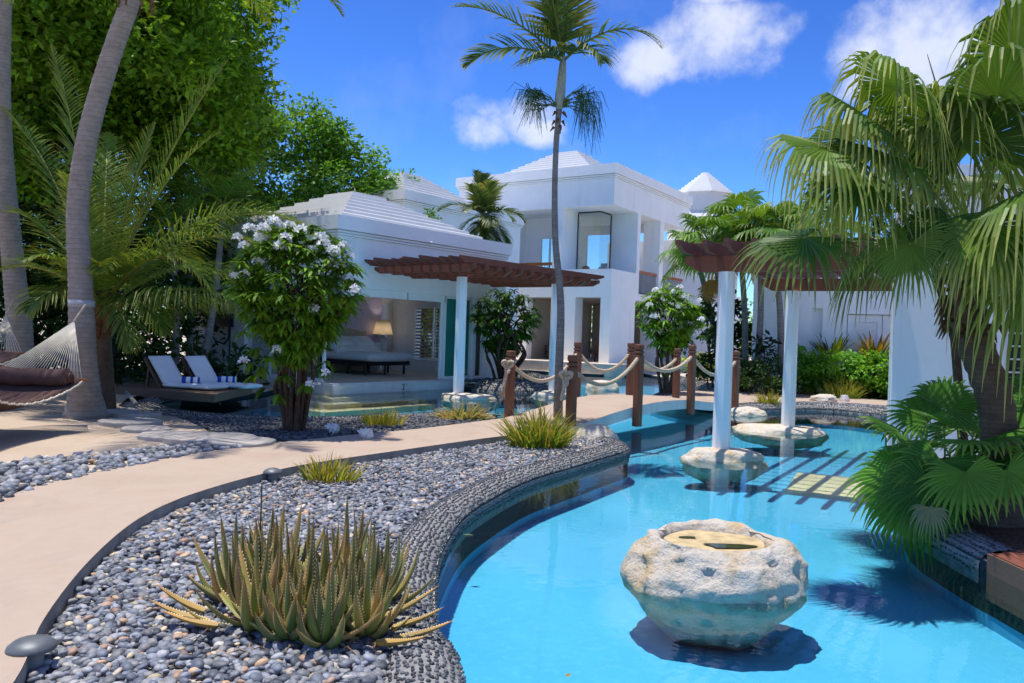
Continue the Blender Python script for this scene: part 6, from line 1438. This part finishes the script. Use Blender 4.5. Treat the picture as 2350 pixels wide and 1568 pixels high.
def plumeria(base, top_c, rx, ry, rz, label, nwh, nleaf, llen, flowers, seed, stems=9, cols=((.11, .21, .02), (.15, .27, .026), (.085, .17, .018)), spread=.16, stem_r=.03, neck=None, taper=True, fsize=.042, extra=()):
    rg = np.random.default_rng(seed); b = Vector(base); c = Vector(top_c); root = thing('plumeria_shrub', label, 'shrub', b)
    # whorls fill an upside-down cone topped by a dome
    W = []
    while len(W) < nwh:
        v = rg.uniform(-1, 1, 3); r = np.linalg.norm(v)
        if r > 1 or r < .45 + .25 * rg.random(): continue
        k = 1.0
        if v[2] < 0 and taper: k = 1 + .55 * v[2]
        W.append((c.x + v[0] * rx * k, c.y + v[1] * ry * k, c.z + v[2] * rz))
    W = np.array(W); 
    if len(extra): W = np.concatenate([W, np.array(extra)])
    pos = np.repeat(W, nleaf, 0); n = len(pos); a = rg.uniform(0, 6.283, n); el = rg.uniform(-.25, .85, n)
    dirs = np.stack([np.cos(a) * np.cos(el), np.sin(a) * np.cos(el), np.sin(el)], 1); out = (W - np.array(c)) / np.array([rx, ry, rz]); dirs += np.repeat(out, nleaf, 0) * .35
    cc = np.array(cols)[rg.integers(0, len(cols), n)] * rg.uniform(.75, 1.3, (n, 1))
    np_obj('foliage', *strap_np(pos, dirs, llen * rg.uniform(.65, 1.2, n), llen * .20 * rg.uniform(.8, 1.2, n), cc, 3, 1.1), M['leaf'], root)
    mid = Vector((b.x, b.y, b.z + (neck if neck else (c.z - b.z) * .45)))
    for i in range(stems):
        an = 6.283 * i / stems + rg.uniform(-.3, .3); s0 = b + Vector((math.cos(an), math.sin(an), 0)) * spread * rg.uniform(.2, .8); t = W[rg.integers(0, nwh)]
        m1 = s0 + Vector((math.cos(an) * spread * .9 + rg.uniform(-.05, .05), math.sin(an) * spread * .9, (mid.z - b.z) * rg.uniform(.7, 1.05))); m2 = m1.lerp(Vector(t), .55) + Vector((rg.uniform(-.08, .08), rg.uniform(-.08, .08), .1))
        mb = MB(); L = smooth_line([tuple(s0 - Vector((0, 0, .06))), tuple(s0.lerp(m1, .5) + Vector((rg.uniform(-.03, .03), rg.uniform(-.03, .03), 0))), tuple(m1), tuple(m2), tuple(t)], .08); k = len(L)
        mb.tube(L, [stem_r * (1.25 - .95 * j / k) * (1 + .06 * math.sin(j * 1.7)) for j in range(k)], 8); mb.build('stem', M['bark_shrub'], root, smooth=True)
        for _ in range(3):
            t2 = W[rg.integers(0, nwh)]
            if (Vector(t2) - m2).length < rx * 1.3: mb = MB(); mb.tube([m2, m2.lerp(Vector(t2), .5) + Vector((0, 0, .06)), Vector(t2)], [stem_r * .5, stem_r * .4, stem_r * .25], 6); mb.build('twig', M['bark_shrub'], root, smooth=True)
    # blossoms: clusters of five-petalled flowers
    for (fx, fy, fz, fr_, cnt) in flowers:
        mb = MB(); fc = Vector((fx, fy, fz))
        for _ in range(cnt):
            v = Vector(rg.normal(0, 1, 3)).normalized(); v.z = abs(v.z) * .8 + .1; p = fc + v * fr_ * rg.uniform(.5, 1.0); nn = (v + Vector((0, -.5, .3))).normalized(); s = nn.orthogonal().normalized(); t = nn.cross(s)
            for k in range(5):
                a = k * 1.2566 + rg.uniform(-.1, .1); d = s * math.cos(a) + t * math.sin(a); q = -s * math.sin(a) + t * math.cos(a); z = fsize * rg.uniform(.85, 1.2)
                mb.add([p, p + d * z * .9 + q * z * .42 + nn * z * .15, p + d * z * 1.6 + nn * z * .05, p + d * z * .95 - q * z * .42 + nn * z * .3], [(0, 1, 2, 3)], (.86, .86, .83))
            mb.add([p + nn * .004 + s * .008, p + nn * .004 + t * .008, p + nn * .004 - s * .008, p + nn * .004 - t * .008], [(0, 1, 2, 3)], (.75, .6, .15))
        mb.build('blossom', M['petal'], root)
    return root
def fl(lst, Y, jy=.25):
    out = []
    for (x, y, r, n) in lst:
        p = A(x, y, Y + RND.uniform(-jy, jy)); out.append((p.x, p.y, p.z, r, n))
    return out
Y1 = 11.45; b = G(674, 993, -.07); c = A(680, 672, Y1)
ex = [tuple(A(x, y, Y1 + RND.uniform(-.3, .3))) for x, y in [(585, 860), (600, 840), (735, 850), (748, 830), (610, 890), (640, 905), (590, 800), (735, 790), (560, 760), (700, 880), (770, 740), (575, 830), (655, 860), (690, 820), (620, 820)]]
plumeria(b, c, .92, .75, 1.0, 'tall flowering shrub with white blossoms and many stems beside the path', 430, 13, .235, fl([(572, 528, .10, 14), (630, 515, .11, 14), (600, 552, .12, 16), (655, 552, .10, 13), (690, 530, .09, 10), (645, 568, .09, 11), (735, 545, .09, 10), (765, 580, .09, 11), (775, 610, .10, 14), (800, 590, .07, 7), (745, 560, .07, 6), (560, 565, .06, 6), (728, 640, .09, 11), (722, 712, .08, 10), (636, 803, .06, 7), (533, 634, .05, 4), (560, 628, .05, 4), (800, 640, .07, 7), (815, 665, .06, 6), (605, 525, .09, 10), (665, 520, .09, 9), (715, 575, .07, 7), (545, 545, .06, 6), (590, 600, .05, 4), (790, 565, .07, 7), (748, 855, .035, 2), (712, 883, .035, 2), (560, 828, .05, 4)], Y1 - .45, .12), 81, stems=13, stem_r=.034, neck=1.05, extra=ex)
mb = MB(); pb = Vector(b)
# its gnarled foot
for k in range(6):
    a = k * 1.05; mb.tube([pb + Vector((math.cos(a) * .10, math.sin(a) * .08, -.08)), pb + Vector((math.cos(a) * .085, math.sin(a) * .07, .25)), pb + Vector((math.cos(a) * .12, math.sin(a) * .09, .6))], [.055, .045, .03], 8)
rt = [o for o in bpy.data.objects if o.name.startswith('plumeria_shrub')][0]; mb.build('trunk_base', M['bark_shrub'], rt, smooth=True)
b = A(1160, 877, 24.1); b.z = .0; Y2 = b.y; c = A(1160, 740, Y2)
plumeria(b, c, 1.02, .8, 1.05, 'dense dark green shrub on bare stems before the bungalow end wall', 240, 13, .30, [], 83, stems=16, stem_r=.035, cols=((.065, .14, .02), (.085, .175, .024), (.05, .11, .018)), spread=.45, neck=1.2)
b = G(1528, 906, -.05); Y3 = b.y; c = A(1533, 735, Y3)
ex = [tuple(A(x, y, Y3)) for x, y in [(1605, 720), (1615, 745), (1610, 770), (1600, 740), (1480, 700), (1545, 830), (1530, 850)]]
plumeria(b, c, .85, .7, 1.0, 'bright green flowering shrub with white blossoms beyond the bridge', 250, 13, .27, fl([(1505, 668, .09, 9), (1545, 672, .09, 9), (1575, 682, .08, 8), (1490, 700, .08, 8), (1560, 705, .1, 10), (1530, 722, .07, 6), (1580, 745, .1, 9), (1520, 738, .06, 5), (1610, 735, .09, 8), (1592, 775, .07, 6), (1605, 690, .06, 5), (1500, 728, .09, 9), (1560, 660, .07, 7)], Y3 - .5, .15), 85, stems=10, stem_r=.04, cols=((.14, .26, .024), (.18, .31, .03), (.11, .21, .022)), fsize=.045, extra=ex)

# ------------------------------------------------------------------ aloes and grassy tufts
def aloe_leaf(p, d, L, w, curl, col, tipc, teeth=True):
    """one thick succulent leaf: channelled section, tapering and curling inwards"""
    mb = MB(); N = 11; p = Vector(p); d = Vector(d).normalized(); out = Vector((d.x, d.y, 0)); out = out.normalized() if out.length > .02 else Vector((1, 0, 0))
    sd = d.cross(Vector((0, 0, 1))); sd = sd.normalized() if sd.length > .05 else Vector((1, 0, 0)); vs = []; cs = []
    for j in range(N + 1):
        r = j / N; ww = w * (1 - r) ** .75 * (.8 + .35 * min(1, r * 4)) if j < N else .0015; nn = sd.cross(d).normalized(); th = ww * .34
        vs += [p - sd * ww * .5 + nn * th * .45, p - nn * th * .15 + nn * th * .0, p + sd * ww * .5 + nn * th * .45, p + sd * ww * .25 - nn * th * .75, p - sd * ww * .25 - nn * th * .75]
        c = lerp3(col, tipc, max(0, (r - .5) / .5) ** 1.5); cs += [lerp3(c, (.55, .34, .2), .35), c, lerp3(c, (.55, .34, .2), .35), tuple(x * .9 for x in c), tuple(x * .9 for x in c)]
        d = (d + (Vector((0, 0, 1)) * curl - out * curl * .35) / N).normalized(); p = p + d * L / N
    fs = []
    for j in range(N):
        for k in range(5): fs.append((5 * j + k, 5 * j + (k + 1) % 5, 5 * j + 5 + (k + 1) % 5, 5 * j + 5 + k))
    mb.add(vs, fs); mb.c[:] = cs
    if teeth:
        for j in range(1, N - 1):
            for side in (0, 2):
                for q in (0, .5):
                    a = vs[5 * j + side].lerp(vs[5 * j + 5 + side], q); e = (vs[5 * j + side] - vs[5 * j + 1]).normalized(); t = (vs[5 * j + 5 + side] - vs[5 * j + side]).normalized()
                    mb.add([a - t * .004, a + t * .006, a + e * .007 + t * .004], [(0, 1, 2)], (.62, .55, .38))
    return mb
AL = [(.115, .18, .055), (.14, .20, .06), (.10, .165, .06), (.17, .205, .06), (.09, .15, .055)]
root = thing('aloe_clump', 'big spiky grey-green aloe clump with orange-tinged tips on the pebbles', 'aloe', (-1.0, 4.15, -.1))
ros = []   # rosettes making up the clump
for (px, py, Y, n_, L) in [(585, 1420, 4.2, 24, .46), (665, 1440, 4.05, 20, .36), (745, 1440, 4.0, 24, .42), (840, 1425, 4.12, 22, .42), (540, 1340, 4.55, 18, .48), (640, 1330, 4.6, 22, .50), (760, 1320, 4.65, 22, .50), (870, 1320, 4.55, 20, .46), (700, 1380, 4.35, 20, .46), (820, 1370, 4.4, 18, .46), (620, 1280, 4.95, 14, .46), (800, 1280, 4.95, 14, .46)]:
    ros.append((A(px, py, Y), n_, L))
for (p, n_, L) in ros:
    p = Vector((p.x, p.y, -.09)); a0 = RND.uniform(0, 6.28)
    for i in range(n_):
        a = a0 + i * 2.4; t = (i + .5) / n_; lean = .28 + 1.35 * t ** 1.1 + RND.uniform(-.18, .18); cc = Vector((-1.0, 4.4, 0)); o = Vector((p.x - cc.x, p.y - cc.y, 0)) * .45
        d = Vector((math.cos(a) * math.sin(lean), math.sin(a) * math.sin(lean), math.cos(lean))) + o * .55; l = L * RND.uniform(.72, 1.12) * (1.0 - .18 * t); dry = RND.random()
        col = jit(AL[RND.randrange(5)], .14); tip = lerp3(col, (.50, .20, .07), RND.uniform(.25, .9))
        if dry < .07: col = jit((.40, .24, .10), .15); tip = (.46, .25, .13)
        elif dry < .22: col = jit((.21, .21, .06), .15)
        m = aloe_leaf(p + Vector((math.cos(a), math.sin(a), 0)) * .025 + Vector((0, 0, .05 * (1 - t))), d, l, RND.uniform(.052, .088) * (.72 if i < 4 else 1), RND.uniform(.4, 1.7) * (1.2 if lean > .8 else .7), col, tip, True); m.build('leaf', M['leaf_aloe'], root, smooth=True)
for (px, py, Y, az, el, L) in [(480, 1390, 4.15, -1.55, .12, .34), (470, 1340, 4.3, -1.5, .25, .30), (500, 1415, 4.1, -1.6, .05, .3), (900, 1410, 4.15, 1.6, .22, .30), (905, 1440, 4.0, 1.5, .12, .32), (880, 1390, 4.3, 1.35, .3, .34), (860, 1460, 3.95, 1.9, .06, .3)]:
    p = A(px, py, Y); m = aloe_leaf((p.x, p.y, -.05), (math.sin(az) * math.cos(el), math.cos(az) * math.cos(el), math.sin(el)), L, .06, .35, jit((.27, .20, .06), .15), (.52, .24, .08)); m.build('leaf', M['leaf_aloe'], root)
mb = MB(); p = A(600, 1330, 4.7); mb.tube([(p.x, p.y, -.05), (p.x - .015, p.y, .2), A(601, 1110, 4.7)], [.008, .006, .004], 5, (.10, .08, .06)); mb.build('dry_flower_stalk', M['bark_attr'], root)
# withered leaf litter at the foot
mb = MB()
for _ in range(46):
    p = Vector((RND.uniform(-1.55, -.45), RND.uniform(3.8, 4.35), -.075)); a = RND.uniform(0, 6.28); d = Vector((math.cos(a), math.sin(a), 0)) * RND.uniform(.04, .12)
    mb.tube([p, p + d * .5 + Vector((0, 0, RND.uniform(.005, .04))), p + d], [.004, .004, .002], 4, jit((.26, .17, .10), .3))
tag(mb.build('dry_litter', M['bark_attr'], root), kind='stuff')

def tuft(px, py, Yc, wx, hgt, n, cols, label, lean=.75, lw=.02, kind='grass tuft', name='aloe_tuft', curl=.25, seed=1, depth=None):
    """clump of narrow upright leaves"""
    rg = np.random.default_rng(seed); c = G(px, py, -.06) if Yc is None else A(px, py, Yc); root = thing(name, label, kind, (c.x, c.y, -.08)); dz = depth or wx * .62
    a = rg.uniform(0, 6.283, n); r = np.sqrt(rg.random(n)); ox, oy = np.cos(a) * r * wx * .72, np.sin(a) * r * dz * .72
    pos = np.stack([c.x + ox, c.y + oy, np.full(n, -.10)], 1); dirs = np.stack([ox / wx * lean + rg.normal(0, .22, n), oy / dz * lean + rg.normal(0, .22, n), np.ones(n)], 1)
    ln_ = hgt * rg.uniform(.55, 1.18, n) * (1.1 - .3 * r); cc = np.array(cols)[rg.integers(0, len(cols), n)] * rg.uniform(.75, 1.25, (n, 1))
    d = dirs / np.linalg.norm(dirs, axis=1)[:, None]; p = pos.copy(); seg = 4; yaw = rg.uniform(0, 6.283, n); sd = np.stack([np.cos(yaw), np.sin(yaw), np.zeros(n)], 1); out = []; cs = []
    tipc = np.array([(.42, .30, .08)]); bend = rg.normal(0, .12, (n, 3)) * np.array([1, 1, 0]) + np.stack([ox / wx, oy / dz, np.zeros(n)], 1) * curl; bend[:, 2] -= curl * rg.random(n)
    for j in range(seg + 1):
        k = (lw * rg.uniform(.7, 1.2, n) * (1 - j / seg) ** .7 * .5 + .0008)[:, None]; th = np.cross(d, sd) * k * .6; out += [p - sd * k, p + th, p + sd * k]
        f = max(0, j / seg - .45) * 1.3; q = cc * (1 - f * .7) + tipc * f * .7; cs += [q, q * .9, q]
        d = d + bend / seg * (1 + j); d /= np.linalg.norm(d, axis=1)[:, None]; p = p + d * (ln_ / seg)[:, None]
    m = 3 * (seg + 1); V = np.stack(out, 1).reshape(-1, 3); C = np.stack(cs, 1).reshape(-1, 3); b = (np.arange(n) * m)[:, None]; F_ = []
    for j in range(seg): F_ += [b + np.array([[3 * j, 3 * j + 1, 3 * j + 4, 3 * j + 3]]), b + np.array([[3 * j + 1, 3 * j + 2, 3 * j + 5, 3 * j + 4]])]
    np_obj('leaves', V, np.concatenate(F_, 0), C, M['leaf_tuft'], root)
    mb = MB()
    for _ in range(18):
        q = Vector((c.x + rg.uniform(-1, 1) * wx * .8, c.y - dz * .7 + rg.uniform(-.1, .1), -.07)); e = rg.uniform(0, 6.28); mb.tube([q, q + Vector((math.cos(e) * .05, math.sin(e) * .05, .02)), q + Vector((math.cos(e) * .1, math.sin(e) * .1, 0))], [.004, .004, .002], 4, (.22, .15, .09))
    tag(mb.build('dry_litter', M['bark_attr'], root), kind='stuff'); return root
YG = [(.29, .28, .04), (.21, .25, .04), (.36, .30, .06), (.15, .22, .04)]
GG = [(.13, .23, .03), (.17, .26, .035), (.10, .19, .03), (.24, .26, .045), (.32, .27, .07)]
tuft(757, 1098, None, .36, .30, 150, YG, 'yellow-green spiky tuft beside the small garden light', seed=1, lw=.026, lean=.5)
tuft(1235, 1022, None, .52, .62, 420, GG, 'tall dense green grassy tuft at the foot of the slim palm', seed=2, lw=.028, lean=.55)
tuft(880, 978, None, .40, .36, 210, YG, 'yellow-green spiky tuft on the gravel across the path', seed=3, lw=.026, lean=.45)
tuft(1063, 963, None, .50, .46, 230, [(.26, .27, .12), (.33, .29, .15), (.20, .23, .10), (.36, .25, .16)], 'pale dry aloe clump with curling leaves before the white column', seed=4, lw=.040, lean=.9, curl=.75, kind='aloe')
tuft(1762, 930, None, .32, .46, 150, YG, 'yellow spiky tuft beside the farther pool column on the bank', seed=5, lw=.03, lean=.5)
tuft(1930, 918, None, .62, .68, 320, [(.19, .25, .04), (.25, .27, .05), (.14, .22, .04)], 'tall yellow-green tuft behind the white shells', seed=6, lw=.03, lean=.4)
tuft(1705, 900, None, .36, .40, 150, YG, 'small yellow tuft on the paving edge behind the pool column', seed=7, lw=.03, lean=.5)
tuft(1205, 858, 24.3, .55, .55, 150, [(.33, .33, .13), (.27, .29, .10)], 'pale spiky tuft on the black pebble mound', seed=8, lw=.05, lean=.8, curl=.4)
# fallen leaves on the water
for i, (px, py, s_) in enumerate([(1075, 1228, .05), (1305, 1550, .03), (2105, 1218, .07), (1960, 1170, .03), (1480, 1110, .03)]):
    p = G(px, py, WATER + .004); mb = MB(); a = i * 1.1; d = Vector((math.cos(a), math.sin(a), 0)); q = Vector((-d.y, d.x, 0))
    mb.add([p - d * s_, p - d * s_ * .2 + q * s_ * .4 + Vector((0, 0, .006)), p + d * s_, p - d * s_ * .1 - q * s_ * .4 + Vector((0, 0, .004))], [(0, 1, 2, 3)], [(.12, .16, .10), (.35, .2, .06), (.75, .75, .74), (.2, .2, .1), (.3, .2, .1)][i])
    o = mb.build('floating_leaf', M['leaf'], loc=p); tag(o, ['greenish fallen leaf floating by the mosaic rim', 'tiny brown leaf floating in front of the hollow boulder', 'white petal floating under the low fan palm', 'small dark leaf floating on the open pool near the fan palm', 'small brown leaf floating between bridge and hollow boulder'][i], 'leaf', 'leaves floating on the pool')
